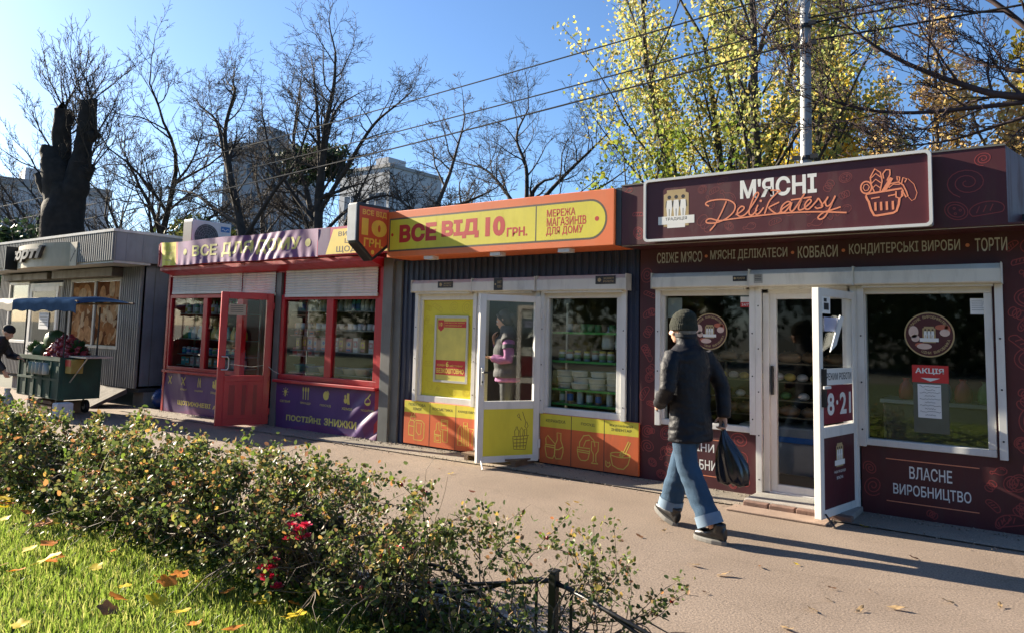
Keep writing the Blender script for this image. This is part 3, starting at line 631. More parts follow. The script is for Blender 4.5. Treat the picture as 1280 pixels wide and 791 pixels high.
# category boards below the windows
def board(x0, cuts, z0, zs, z1, heads, icons, label):
    t = thing('category_board', label, 'board', ((x0+cuts[-1])/2, Y0-.03, z0)); y = Y0-.035
    MB().box(x0,cuts[-1],y,Y0-.005,z0,z1).build('panel', ORANGE2, t, bevel=.003)
    b = MB(); b.rect(x0+.003,cuts[-1]-.003,zs,z1-.003,y-.0004); b.build('yellow_band', YELLOW, t)
    b = MB()
    for c in cuts[:-1]: b.rect(c-.004,c+.004,z0+.004,z1-.004,y-.0007)
    for s, a, c, e, f in heads: text(b, s, a, c, e, f, y-.0009, off=.010)
    b.build('lettering', DARKPR, t)
    b = MB()
    for cx, cz, s, L in icons:
        for P, cl in L: b.stroke([(cx+u*s, cz+v*s) for u, v in P], .010, y-.0006, None, cl)
    b.build('line_icon', YELPR, t)
rr_ = lambda a,c,d,e: [(a,d),(c,d),(c,e),(a,e)]
I_home = [([(-.5,-.3),(-.5,.25),(-.4,.4),(-.2,.4),(-.15,.3)],0),([(-.15,-.5),(.35,-.5),(.5,-.35),(.5,.3),(.35,.42),(-.05,.42),(-.15,.3)],1),([(.0,.3),(.0,-.1),(.15,-.25),(.3,-.2),(.32,.3)],1),([(-.48,.12),(-.18,.12)],0),([(-.5,-.3),(-.18,-.32)],0),([(-.4,.42),(-.42,.55),(-.1,.6),(-.12,.44)],0),([(-.36,.6),(-.3,.75)],0),([(-.2,.6),(-.14,.74)],0)]
I_cosm = [(rr_(0,.4,.1,.55),1),(rr_(.04,.36,.3,.48),1),([(-.4,-.5),(-.4,0),(-.3,.05),(-.28,.35),(-.15,.42),(-.12,.05),(0,0),(0,-.5)],1),([(.12,.1),(.12,-.45),(.4,-.45),(.4,.1)],0),([(-.4,-.15),(0,-.18)],0),(rr_(-.32,-.1,-.42,-.22),1)]
I_stat = [(rr_(-.1,.12,-.5,.55),1),([(-.42,-.5),(-.42,.2),(-.3,.4),(-.2,.2),(-.2,-.5)],1),([(.22,-.5),(.2,.3),(.5,.28),(.42,.1),(.42,-.45)],0),([(-.1,.4),(.12,.4)],0),([(-.42,-.3),(-.2,-.3)],0),([(.0,-.5),(.0,.4)],0)]
I_cer = [([(-.5,.05),(-.5,-.1),(-.42,-.45),(-.3,-.5),(-.1,-.5),(.0,-.3),(.02,.05)],1),([(-.45,.05),(-.48,.3),(-.38,.45),(0,.12)],0),([(-.5,-.02),(.0,-.05)],0),([(.1,.6),(.3,.6),(.3,.3),(.42,.0),(.42,-.2),(.32,-.48),(.06,-.5),(-.02,-.35),(.0,.05),(.12,.3)],1),([(0,-.12),(.2,-.1),(.42,.05)],0)]
I_dish = [([(-.4,.0),(-.4,.2),(-.2,.5),(.05,.55),(.3,.35),(.35,.1)],0),([(-.5,.0),(.1,.0),(.1,-.15),(.02,-.45),(-.1,-.52),(-.32,-.52),(-.44,-.4),(-.5,-.15)],1),([(-.5,-.1),(.1,-.12)],0),([(-.5,-.18),(.1,-.2)],0),([(-.2,.05),(-.1,.3),(.1,.35)],0),([(.18,.3),(.18,-.05),(.28,-.2),(.28,-.5),(.18,-.58),(.5,-.58),(.4,-.5),(.4,-.2),(.5,-.05),(.52,.3)],1)]
I_kit = [([(.45*math.cos(t)+.05, .1*math.sin(t)+.05) for t in np.linspace(0,6,16)],1),([(-.4,.0),(-.3,-.4),(-.05,-.5),(.2,-.5),(.4,-.3),(.5,.02)],0),([(.0,.0),(.12,.22),(.3,.1),(.1,-.02)],0),([(.2,.18),(.42,.62),(.5,.58),(.28,.12)],0),([(.1,.1),(.05,-.05)],0),([(.18,.12),(.15,-.05)],0),([(-.5,-.35),(-.62,-.25),(-.6,-.45),(-.5,-.5),(-.4,-.4),(-.45,-.28)],1)]
board(-7.205,[-6.735,-6.285,-5.93],.02,.435,.592,[('ПОБУТОВА',-7.125,-6.815,.525,.56),('ХІМІЯ',-7.045,-6.89,.47,.505),('КОСМЕТИКА',-6.69,-6.335,.495,.53),('КАНЦЕЛЯРІЯ',-6.245,-5.94,.495,.53)],[(-6.97,.22,.28,I_home),(-6.53,.23,.28,I_cosm),(-6.12,.23,.28,I_stat)],'orange and yellow board under the yellow poster window reading КОСМЕТИКА')
board(-4.975,[-4.54,-4.11,-3.685],.03,.445,.60,[('КЕРАМІКА',-4.89,-4.62,.505,.54),('ПОСУД',-4.41,-4.235,.505,.54),('КУХОННИЙ',-4.04,-3.76,.535,.565),('ІНВЕНТАР',-4.02,-3.77,.485,.515)],[(-4.76,.23,.27,I_cer),(-4.32,.26,.27,I_dish),(-3.92,.22,.27,I_kit)],'orange and yellow board right of the open white door reading КЕРАМІКА and ПОСУД')
# long sign
os_ = thing('shop_sign', 'long orange sign with yellow price tag shape reading ВСЕ ВІД 10 ГРН.', 'sign', (-5.5, 7.1, 2.49)); YO = 6.95
b = MB(); b.box(-7.2,-3.775,YO,7.42,2.49,3.105); b.build('board', [ORANGE], os_, bevel=.006)
MB().box(-3.770,-3.705,YO+.03,7.42,2.49,3.11).build('end_post', mat('dark_end_post',(.035,.04,.045),.4), os_)
def tagshape(x0, x1, z0, z1, r): return [(x0,z0)]+[(x1-r+r*math.cos(t), (z0+z1)/2+(z1-z0)/2*math.sin(t)) for t in np.linspace(-1.57,1.57,16)]+[(x0,z1)]
b = MB(); P = tagshape(-7.17,-3.86,2.565,3.01,.21); b.add([(x,YO-.0004,z) for x,z in P],[tuple(range(len(P)))]); b.build('tag_outline', mat('grey_outline',(.10,.085,.06),.5), os_)
b = MB(); P = tagshape(-7.15,-3.88,2.587,2.988,.195); b.add([(x,YO-.0008,z) for x,z in P],[tuple(range(len(P)))]); b.build('tag', YELLOW, os_)
b = MB(); b.rect(-4.795,-4.78,2.587,2.988,YO-.0011); b.build('divider', mat('grey_outline2',(.10,.085,.06),.5), os_)
b = MB(); text(b,'ВСЕ',-6.98,-6.32,2.675,2.915,YO-.0013,off=.06); text(b,'ВІД',-6.235,-5.63,2.675,2.915,YO-.0013,off=.06); text(b,'10',-5.53,-5.23,2.675,2.915,YO-.0013,off=.06); text(b,'ГРН.',-5.205,-4.905,2.655,2.765,YO-.0013,off=.04)
text(b,'МЕРЕЖА',-4.64,-4.26,2.85,2.935,YO-.0013,off=.02); text(b,'МАГАЗИНІВ',-4.64,-4.12,2.74,2.84,YO-.0013,off=.02); text(b,'ДЛЯ ДОМУ',-4.645,-4.16,2.63,2.735,YO-.0013,off=.02); b.disc(-3.985,2.79,.026,YO-.0013); b.disc(-7.11,2.79,.022,YO-.0013)
b.build('lettering', REDPR, os_)
b = MB()
for x in (-6.47,-5.39,-4.42): b.box(x-.075,x+.075,YO+.02,YO+.14,2.445,2.488)
b.build('mounting_clip', WHITE, os_)
# plates on the white boxes
for x0,x1,z0,z1,lab in ((-6.57,-6.31,2.095,2.18,'small black phone plate on the shutter box over the yellow poster window'),(-5.625,-5.49,2.05,2.20,'tall black sticker on the shutter box above the shop assistant'),(-4.185,-3.93,2.10,2.195,'small black phone plate on the shutter box over the tableware window')):
    yy = 7.288 if x0 != -5.625 else 7.273
    t = thing('plate', lab, 'plate', ((x0+x1)/2,yy,z0)); MB().box(x0,x1,yy-.004,yy-.0005,z0,z1).build('panel', DARKPR, t)
    b = MB(); w = x1-x0
    b.disc(x0+w*.2,(z0+z1)/2,w*.1,yy-.006,None,5)
    text(b,'ЗАХИСТ',x0+w*.4,x0+w*.92,z0+(z1-z0)*.55,z0+(z1-z0)*.78,yy-.006); text(b,'РОЛЕТИ',x0+w*.4,x0+w*.9,z0+(z1-z0)*.2,z0+(z1-z0)*.42,yy-.006); b.build('lettering', GOLD, t)
st = thing('door_step', 'dark low wooden pallet step below the half open white door', 'step', (-5.5,7.2,0))
b = MB()
for k in range(4): b.box(-5.85,-5.02,7.0+k*.10,7.09+k*.10,.065,.085)
for x in (-5.8,-5.45,-5.1): b.box(x,x+.06,7.0,7.39,.004,.064)
b.build('board', WOOD, st)
# flag sign
XG = -7.20
fs = thing('projecting_sign', 'pentagon lightbox sign reading ВСЕ ВІД 10 ГРН. jutting out between red and orange kiosks', 'sign', (-7.28,7.0,2.42))
pent = [(6.40,3.16),(6.40,2.635),(6.69,2.415),(6.99,2.635),(6.99,3.17)]
def inset(P, d):
    c = np.mean(P,0); return [tuple(c+(np.array(p)-c)*(1-d/np.hypot(*(np.array(p)-c)))) for p in P]
b = MB(); b.prismx(pent,-7.37,XG); b.build('case', [BLACK], fs, bevel=.02)
b = MB(); b.box(-7.365,-7.205,6.385,6.399,2.66,3.135); b.build('front_trim', mat('white_trim',(.6,.6,.58),.35), fs, bevel=.004)
b = MB(); P = inset(pent,.055); b.add([(XG+.0006,y_,z_) for y_,z_ in P],[tuple(range(5))]); P = inset(pent,.055); b.add([(-7.373,y_,z_) for y_,z_ in P],[(4,3,2,1,0)]); b.build('face', mat('red_orange_face',(.60,.07,.025),.4,.05), fs)
b = MB(lambda x,y,z: (XG-y, x, z)); text(b,'ВСЕ ВІД',6.49,6.92,3.00,3.085,-.0010,off=.03); text(b,'10',6.485,6.93,2.745,2.97,-.0010,off=.07); text(b,'ГРН.',6.53,6.87,2.60,2.715,-.0010,off=.04); b.disc(6.69,2.535,.03,-.0010)
b.build('lettering', mat('orange_yellow_print',(.80,.42,.05),.45), fs)
b = MB(); b.box(-7.31,-7.26,6.95,7.36,2.70,2.74); b.box(-7.31,-7.26,6.95,7.36,3.02,3.06); b.build('bracket', BLACK, fs)
ps = MB(); ps.box(-7.69,-7.50,Y0-.06,Y0+.06,-.05,2.55); ps.box(-7.505,-7.36,Y0-.02,Y0+.08,-.05,2.5)
o = ps.build('corner_post', POST, None, bevel=.006, label='weathered grey steel post between the red kiosk and the navy kiosk', cat='post')
# ------------------------------------------------------------------ household kiosk (red)
rk = thing('household_kiosk', 'red painted household goods kiosk with a purple banner fascia and open red door', 'kiosk', (-10.6,8.6,0))
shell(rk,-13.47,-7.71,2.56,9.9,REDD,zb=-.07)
b = MB(); b.box(-13.47,-7.71,Y0-.03,Y0+.06,2.40,2.60); b.box(-13.47,-13.40,Y0-.035,Y0+.06,-.07,2.4); b.box(-11.17,-11.06,Y0-.035,Y0+.06,-.07,2.4); b.box(-7.79,-7.71,Y0-.035,Y0+.06,-.07,2.4)
b.box(-13.40,-11.17,Y0,Y0+.06,-.07,.70); b.box(-10.03,-7.79,Y0,Y0+.06,-.06,.72); b.box(-13.40,-11.17,Y0,Y0+.06,2.08,2.4); b.box(-10.03,-7.79,Y0,Y0+.06,2.04,2.4); b.box(-11.06,-10.17,Y0,Y0+.06,2.04,2.4)
b.build('front_wall', RED, rk, bevel=.004)
MB().box(-10.17,-10.03,Y0-.045,Y0+.06,-.07,2.4).build('post', POST, rk, bevel=.004)
MB().prismx([(7.12,2.50),(7.40,2.42),(7.40,2.56),(7.12,2.56)],-13.30,-7.72).build('awning_strip', RED, rk)
window(rk,-13.40,-11.17,.70,2.08,.07,[(-12.28,-12.15)],RED)
window(rk,-10.03,-7.79,.72,2.045,.08,[(-8.93,-8.78)],RED)
b = MB(); b.box(-13.42,-11.1,Y0-.09,Y0-.03,.655,.70); b.box(-10.04,-7.72,Y0-.12,Y0-.03,.675,.72); b.build('sill', RED, rk, bevel=.006)
curtain(rk,-13.27,-11.09,2.13,2.43,Y0-.05,WHITE2); curtain(rk,-11.06,-10.17,2.08,2.42,Y0-.05,WHITE2); curtain(rk,-9.90,-7.80,2.05,2.43,Y0-.05,WHITE2)
rd, xf = door(rk,-10.22,Y0-.05,R(69),.80,.0,2.06,.72,.105,RED,RED)
b = MB(xf); b.box(-.62,-.53,-.0570,-.0552,.16,.62); b.box(-.42,-.36,-.0570,-.0552,.16,.62); b.box(-.25,-.19,-.0570,-.0552,.16,.62); b.build('lower_panel_slat', REDD, rd)
b = MB(xf); b.tube([(-.75,-.06,1.06),(-.75,-.12,1.06),(-.68,-.13,1.06),(-.66,-.13,1.03),(-.66,-.13,.89),(-.68,-.13,.86),(-.75,-.12,.86),(-.75,-.06,.86)],.011,8); b.build('handle', STEEL, rd, smooth=True)
dn = thing('door_notice', 'small cream notice at the top of the red door glass', 'notice', (-10.4,6.8,1.7)); b = MB(xf); b.rect(-.69,-.43,1.70,1.87,-.062); b.build('sheet', CREAM, dn); b = MB(xf); [b.rect(-.66,-.47,1.84-i*.03,1.848-i*.03,-.063) for i in range(4)]; b.build('print', DARKPR, dn)
b = MB(); b.tube([(-10.24,Y0-.10,.93),(-10.05,Y0-.10,.84),(-9.95,Y0-.06,.80)],.006,5); b.tube([xf(-.66,-.13,.95),xf(-.3,-.11,.90),(-10.24,Y0-.10,.93)],.005,5); b.build('tie_cord', mat('pale_rope',(.45,.42,.36),.8), None, label='pale cord tying the open red door to the window post', cat='cord')
# cloth banners with folds
def cloth(name, x0, x1, z0, z1, y, fold, mats, mfun, label, cat, nx=120, nz=26, group=None):
    b = MB(); P = []
    for j in range(nz+1):
        for i in range(nx+1):
            u, v = i/nx, j/nz; x = x0+(x1-x0)*u; z = z0+(z1-z0)*v; d, dz = fold(x, z, u, v); P.append((x, y-d, z+dz))
    F = []; M_ = []
    for j in range(nz):
        for i in range(nx):
            a = j*(nx+1)+i; F.append((a,a+1,a+nx+2,a+nx+1)); M_.append(mfun(x0+(x1-x0)*(i+.5)/nx, z0+(z1-z0)*(j+.5)/nz))
    b.add(P,F); b.mi = M_
    t = thing(name, label, cat, ((x0+x1)/2, y, z0), group); c = b.build('cloth', mats, t, smooth=True)
    return t, lambda x, z: y-fold(x,z,(x-x0)/(x1-x0),(z-z0)/(z1-z0))[0]
def drape(mb, fy, off=.004):
    """press flat prints onto the folds of a cloth; long faces are cut first"""
    import bmesh
    bm = bmesh.new(); vs_ = [bm.verts.new(p) for p in mb.v]
    for f in mb.f:
        try: bm.faces.new([vs_[i] for i in f])
        except ValueError: pass
    for _ in range(3):
        es = [e for e in bm.edges if e.calc_length() > .05]
        if not es: break
        bmesh.ops.subdivide_edges(bm, edges=es, cuts=1)
    bmesh.ops.triangulate(bm, faces=[f for f in bm.faces if len(f.verts) > 4])
    bm.verts.index_update(); y0 = min(v.co.y for v in bm.verts); mb.v = [(v.co.x, fy(v.co.x,v.co.z)-off+(v.co.y-y0), v.co.z) for v in bm.verts]; mb.f = [tuple(v.index for v in f.verts) for f in bm.faces]; mb.mi = [0]*len(mb.f); bm.free()
    return mb
def fold1(x, z, u, v):
    d = .012*math.sin(x*5.1)+.006*math.sin(x*13+z*9)
    w = max(0, 1-abs(x+10.05)/1.0)**.8                      # slanting drapery folds around the middle of the words
    d += .009*w*math.sin((x-.75*z)*27)*(.35+.65*math.sin(math.pi*v))
    d += .005*math.sin(x*31)*(1-v)**3+.012*max(0,math.sin(x*2.3+1))*v**4
    if x < -12.9: d -= .08*((-12.9-x)/.33)**2
    return d, .008*math.sin(x*3.2)-(.02*(1-v) if x < -13 else 0)
BY = 7.0
t, fy = cloth('fascia_banner',-13.24,-8.70,2.575,2.99,BY,fold1,[PURPL2,YELLOW,mat('pink_print',(.55,.13,.13),.5)],lambda x,z: (1 if -13.05 < x < -12.6 else 2 if x < -12.52 else 0),'wrinkled purple cloth banner reading ВСЕ ДЛЯ ДОМУ along the red kiosk roof','banner',260,30)
b = MB(); text(b,'ВСЕ',-12.02,-11.32,2.70,2.895,BY,off=.03); text(b,'ДЛЯ',-11.17,-10.30,2.66,2.895,BY,off=.03); text(b,'ДОМУ',-10.22,-9.10,2.665,2.895,BY,off=.03); b.disc(-12.27,2.795,.055,BY); b.disc(-8.94,2.79,.06,BY)
drape(b,fy,.0025).build('lettering', mat('pale_yellow_print',(.62,.55,.16),.5), t)
b = MB(); text(b,'ВСЕ ДЛЯ',-13.0,-12.66,2.85,2.92,BY,off=.01); text(b,'ДОМУ',-12.95,-12.70,2.75,2.82,BY,off=.01); b.stroke([(-12.95,2.68),(-12.72,2.66)],.02,BY); drape(b,fy,.0025).build('faded_lettering', mat('faded_print',(.55,.40,.08),.5), t)
b = MB(); b.box(-13.2,-7.2,7.03,7.09,2.57,2.60); b.box(-13.2,-7.2,7.03,7.09,2.95,2.985); [b.box(x,x+.05,7.035,7.42,2.60,2.64) for x in (-13.1,-12,-10.9,-9.8,-8.7,-7.8)]; b.box(-13.22,-13.18,7.03,7.42,2.57,2.98); b.box(-13.2,-7.4,7.09,7.42,2.985,3.0); b.build('fascia_frame', RED, rk)
rs = thing('fascia_board', 'magenta and yellow end board reading ВИГІДНІ ЦІНИ ЩОДНЯ behind the pentagon sign', 'sign', (-8,7.03,2.57)); y = 7.005
b = MB(); b.box(-8.72,-7.21,y,7.028,2.585,2.985); b.build('board', MAGENTA, rs)
b = MB(); b.rect(-8.70,-8.44,2.59,2.98,y-.0005); b.build('purple_field', PURPLE, rs)
b = MB(); b.add([(-8.52,y-.0010,2.592),(-7.215,y-.0010,2.592),(-7.215,y-.0010,2.95),(-8.37,y-.0010,2.95)],[(0,1,2,3)]); b.build('yellow_field', YELPR, rs)
b = MB(); text(b,'ВИГІДНІ',-8.26,-7.62,2.83,2.91,y-.0015,off=.015); text(b,'ЦІНИ',-8.12,-7.72,2.725,2.805,y-.0015,off=.015); text(b,'ЩОДНЯ',-8.29,-7.62,2.60,2.70,y-.0015,off=.015); b.build('lettering', DARKPR, rs)
def fold2(x, z, u, v):
    d = .008*math.sin(x*7+z*5)+.012*math.sin((x+z*.5)*3.1)
    w = max(0,1-math.hypot((x+7.95)/.7,(z-.2)/.5)); d += .03*w*math.sin((x*.8-z*1.0)*18)+.05*w*max(0,u-.8)
    return max(-.01,d)+.012, .015*math.sin(x*2.7)*(1-v)
def fold3(x, z, u, v):
    d = .008*math.sin(x*6+z*4)+.02*max(0,math.sin((x*1.0+z*.55)*9+1))**3*max(0,1-abs(x+12.9)/.8)
    return max(-.01,d)+.012, .01*math.sin(x*3)*(1-v)
def lowbanner(name, x0, x1, z0, z1, fold, big, icons, label):
    t, fy = cloth(name,x0,x1,z0,z1,Y0-.01,fold,[PURPLE,mat('violet_print',(.12,.02,.11),.5)],lambda x,z: 1 if (z-z0)<.08+.05*math.sin(x*4) or x > x1-.28 else 0,label,'banner',110,30,'purple cloth banners low on the red kiosk')
    y = Y0; b = MB()
    for s,a,c,e,f in big: text(b,s,a,c,e,f,y,off=.035)
    for kind,x,z,lab in icons:
        if kind == 'bulb':
            b.disc(x,z,.032,y); b.rect(x-.015,x+.015,z-.07,z-.03,y)
            for k in range(8): b.stroke([(x+.045*math.cos(k*.785),z+.045*math.sin(k*.785)),(x+.07*math.cos(k*.785),z+.07*math.sin(k*.785))],.01,y)
        elif kind == 'cutlery':
            for dx in (-.06,0,.06): b.rect(x+dx-.009,x+dx+.009,z-.09,z+.03,y); b.disc(x+dx,z+.06,.02,y,None,10,.04)
        elif kind == 'plate': b.disc(x,z,.065,y); b.stroke([(x+.075*math.cos(t_),z+.08*math.sin(t_)) for t_ in (.3,.8,1.2)],.014,y)
        elif kind == 'box': b.rect(x+.005,x+.06,z-.08,z+.08,y); b.disc(x-.03,z-.03,.04,y); b.disc(x-.035,z+.03,.025,y)
        elif kind == 'tools': b.stroke([(x-.05,z-.07),(x+.05,z+.07)],.022,y); b.stroke([(x+.05,z-.07),(x-.05,z+.07)],.022,y)
        elif kind == 'ball': b.disc(x,z-.02,.055,y); b.stroke([(x,z+.03),(x+.05,z+.09)],.022,y)
        else: b.stroke([(x-.04,z-.08),(x-.025,z+.08)],.016,y); b.stroke([(x,z-.08),(x+.025,z+.08)],.016,y); b.stroke([(x+.05,z-.08),(x+.03,z+.05)],.016,y)
        if lab: text(b,lab,x-.12,x+.12,z-.165,z-.13,y,off=.01); 
    drape(b,fy,.0025).build('print', mat('dull_yellow_print',(.64,.54,.12),.5), t)
    return t
lowbanner('low_banner',-10.07,-7.71,-.04,.665,fold2,[('ПОСТІЙНІ',-9.74,-8.94,.095,.205),('ЗНИЖКИ',-8.87,-8.17,.095,.205)],[('bulb',-9.80,.53,'ОСВІТЛЕННЯ'),('cutlery',-9.32,.53,'ПРИЛАДДЯ'),('plate',-8.86,.53,'ПОСУД'),('box',-8.38,.52,'ХІМІЯ'),('ball',-7.93,.53,'ПОДАРУНКИ')],'purple banner under the right red window reading ПОСТІЙНІ ЗНИЖКИ')
lowbanner('low_banner',-13.45,-11.10,-.06,.65,fold3,[('ЩОТИЖНЕВІ',-12.93,-11.87,.08,.175),('АКЦІЇ',-11.81,-11.32,.08,.175)],[('tools',-13.23,.52,''),('tools',-12.74,.52,'ІНСТРУМЕНТ'),('pens',-12.26,.52,'КАНЦЕЛЯРІЯ'),('box',-11.77,.52,'ІГРАШКИ')],'purple banner under the left red window reading ЩОТИЖНЕВІ АКЦІЇ')
# air conditioner on the red roof
ac = thing('air_conditioner', 'white air conditioner outdoor unit standing on the red kiosk roof', 'air conditioner', (-12.65,7.95,2.66))
xa = -12.5
b = MB(); b.box(xa-.30,xa,7.24,8.02,2.86,3.43); b.build('casing', mat('white_casing',(.66,.66,.64),.4,.05,dirt=.15), ac, bevel=.015)
g = MB(lambda x,y,z:(xa-y,x,z)); g.disc(7.52,3.13,.235,-.004,None,32); g.build('fan_shadow_disc', mat('painted_fan_shadow',(.05,.055,.06),.6), ac)  # flat disc; the shade inside the fan opening is put into its dark colour
g = MB(lambda x,y,z:(xa-y,x,z))
for r in (.05,.09,.13,.17,.21,.235): g.stroke([(7.52+r*math.cos(t_),3.13+r*math.sin(t_)) for t_ in np.linspace(0,6.1,28)],.006,-.008,None,True)
for k in range(12): g.stroke([(7.52+.03*math.cos(k*.5236),3.13+.03*math.sin(k*.5236)),(7.52+.235*math.cos(k*.5236),3.13+.235*math.sin(k*.5236))],.005,-.009)
g.build('fan_grille', mat('grey_plastic',(.25,.26,.27),.5), ac)
g = MB(lambda x,y,z:(xa-y,x,z)); g.rect(7.80,7.985,3.26,3.36,-.004); g.build('badge', mat('blue_badge',(.03,.16,.42),.4), ac)
g = MB(lambda x,y,z:(xa-y,x,z)); g.stroke([(7.82+.02*i,3.30+.018*math.sin(i*1.3)) for i in range(8)],.012,-.006); g.build('badge_mark', PRINTW, ac)
b = MB(); b.box(xa-.29,xa-.02,7.234,7.24,2.95,3.38); b.build('side_grille', mat('fin_metal',(.12,.12,.12),.5), ac)
b = MB(); b.box(xa-.32,xa+.02,7.33,7.37,2.66,2.86); b.box(xa-.32,xa+.02,7.90,7.94,2.66,2.86); b.build('foot', STEEL, ac)
# ------------------------------------------------------------------ grey corrugated bakery kiosk
gk = thing('bakery_kiosk', 'grey corrugated metal kiosk with a curved copmi sign at the far left', 'kiosk', (-17.8,8.7,0))
zb = .27
b = MB(); b.box(-21.5,-14.5,9.84,9.9,zb,2.75); b.build('back_wall', GREYD, gk)
MB().box(-14.56,-14.5,Y0+.02,9.84,zb,2.75).build('side_wall', GREYD, gk); MB().box(-21.5,-21.44,Y0+.02,9.84,zb,2.75).build('side_wall', GREYD, gk)
b = MB(); 
for k in range(9): b.box(-14.4999,-14.494,Y0+.25+k*.26,Y0+.262+k*.26,zb,2.74)
b.build('panel_seam', POST, gk)
b = MB(); fw_ = lambda x0,x1,z0,z1: (corrugated(b,x0,x1,z0,z1,Y0,.085,.02), b.box(x0,x1,Y0+.005,Y0+.06,z0,z1))
fw_(-21.5,-20.9,zb,2.75); fw_(-15.3,-14.5,zb,2.75); fw_(-17.55,-15.3,zb,1.0); fw_(-20.9,-19.7,zb,1.0); fw_(-20.9,-15.3,2.45,2.75); fw_(-17.98,-17.55,zb,2.45)
b.build('front_wall', GREY, gk)
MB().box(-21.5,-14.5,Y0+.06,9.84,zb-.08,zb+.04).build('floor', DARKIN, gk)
b = MB(); corrugated(b,-21.5,-14.27,2.70,3.25,6.72,.085,.022); b.box(-21.5,-14.27,6.725,6.76,2.70,3.25)
b.build('fascia', GREY, gk)
b = MB(); b.box(-14.30,-14.262,6.76,9.95,2.70,3.25); [b.box(-14.262,-14.258,6.95+k*.32,6.965+k*.32,2.71,3.24) for k in range(9)]; b.build('fascia_side', GREYD, gk)
b = MB(); b.box(-21.52,-14.24,6.69,10.0,3.25,3.30); b.box(-21.5,-14.28,6.74,Y0+.02,2.66,2.70); b.build('roof', [mat('pale_flashing',(.42,.42,.42),.5,.1,dirt=.3)], gk)
window(gk,-17.55,-15.3,1.0,2.45,.06,[(-16.46,-16.38)],mat('pale_window_frame',(.38,.37,.34),.5,dirt=.3),glass=GLASS)
window(gk,-20.9,-19.72,1.0,2.45,.07,[],WHITE,glass=GLASS)
b = MB(); b.box(-19.70,-19.62,Y0-.02,Y0+.06,zb,2.40); b.box(-18.06,-17.98,Y0-.02,Y0+.06,zb,2.40); b.box(-19.62,-18.06,Y0-.02,Y0+.06,2.32,2.40); b.build('door_frame', WHITE, gk)
gd, xf = door(gk,-18.06,Y0,0,1.5,zb+.02,2.32,1.0,.11,WHITE,WHITE)
b = MB(); b.rect(-18.95,-18.45,1.35,1.72,Y0-.065); b.build('posted_sheet', PAPER, gd); b = MB(); [b.rect(-18.90,-18.5,1.68-i*.06,1.69-i*.06,Y0-.067) for i in range(5)]; b.build('print', DARKPR, gd)
b = MB(); b.box(-18.0,-15.25,7.18,7.42,2.46,2.64); b.box(-20.9,-18.4,7.25,7.42,2.47,2.62); b.build('shutter_box', [mat('dark_shutter_box',(.10,.09,.08),.5,dirt=.2)], gk, bevel=.01)
for i,(a,c) in enumerate(((-17.48,-16.47),(-16.37,-15.37))):
    t = thing('food_poster', 'photo poster of golden pastries in the left pane of the grey kiosk window' if i == 0 else 'photo poster of nuts and dried fruit in the right pane of the grey kiosk window', 'poster', ((a+c)/2,Y0+.03,1.07)); y = Y0+.009
    MB().rect(a,c,1.07,2.38,y).build('sheet', mat('brown_photo_%d'%i,((.20,.10,.05),(.14,.06,.03))[i],.95,.5,3,spec=.02), t)
    b = MB(); q = random.Random(i+4); MM = [mat('pastry_a%d'%i,(.42,.24,.12),.95,.3,9,spec=.02),mat('pastry_b%d'%i,(.30,.14,.06),.95,.3,9,spec=.02),mat('pastry_c%d'%i,(.50,.36,.22),.95,.3,9,spec=.02)]
    for k in range(46):
        cx,cz,s,an = q.uniform(a+.12,c-.12),q.uniform(1.18,2.27),q.uniform(.11,.21),q.uniform(0,3.1); e = q.uniform(.35,.8)
        b.add([(min(c-.005,max(a+.005,cx+s*(math.cos(th)*math.cos(an)-e*math.sin(th)*math.sin(an)))),y-.0003-.00004*k,min(2.375,max(1.075,cz+s*(math.cos(th)*math.sin(an)+e*math.sin(th)*math.cos(an))))) for th in np.linspace(0,6.0,16)],[tuple(range(16))],k%3)
    b.build('picture', MM, t)
# curved sign on the grey fascia
cs = thing('curved_sign', 'curved cream sign with big dark slanted letters copmi on the grey kiosk fascia', 'sign', (-17.2,6.7,2.62))
n = 24; xs = [-18.55+2.55*i/n for i in range(n+1)]; bow = lambda x: 6.70-.22*max(0,1-((x+17.27)/1.28)**2)**.8
P = [(x,bow(x)) for x in xs]+[(-16.0,6.70),(-18.55,6.70)]
b = MB(); k_ = len(P); b.add([(x,y,2.64) for x,y in P]+[(x,y,3.13) for x,y in P],[tuple(range(k_-1,-1,-1)),tuple(range(k_,2*k_))]+[(i,(i+1)%k_,(i+1)%k_+k_,i+k_) for i in range(k_)])
b.build('board', CREAM, cs); b = MB(); b.box(-18.62,-18.56,6.45,6.70,2.63,3.14); b.build('end_plate', BLACK, cs)
b = MB(); text(b,'сорті',-18.45,-16.70,2.75,3.08,0,off=.05,shear=.28)
V0 = list(b.v); F0 = list(b.f); nv = len(V0); b = MB()
b.add([(x,bow(x)-.075,z) for x,y,z in V0]+[(x,bow(x)-.012,z) for x,y,z in V0],F0+[tuple(i+nv for i in reversed(f)) for f in F0]+[(f[(i+1)%len(f)],f[i],f[i]+nv,f[(i+1)%len(f)]+nv) for f in F0 for i in range(len(f))])
b.build('lettering', DARKPR, cs)
b = MB(); corr_x = -16.0; b.box(-16.0,-15.70,6.685,6.70,2.64,3.12); b.build('side_panel', CREAM, cs)
b = MB(); P0 = [(-15.96+.22*t_,2.72+.30*t_) for t_ in (0,1)]; 
for j in range(5): b.stroke([(-15.95+j*.05,2.73+j*.06),(-15.90+j*.05,2.79+j*.055)],.03,6.682)
b.build('small_lettering', DARKPR, cs)
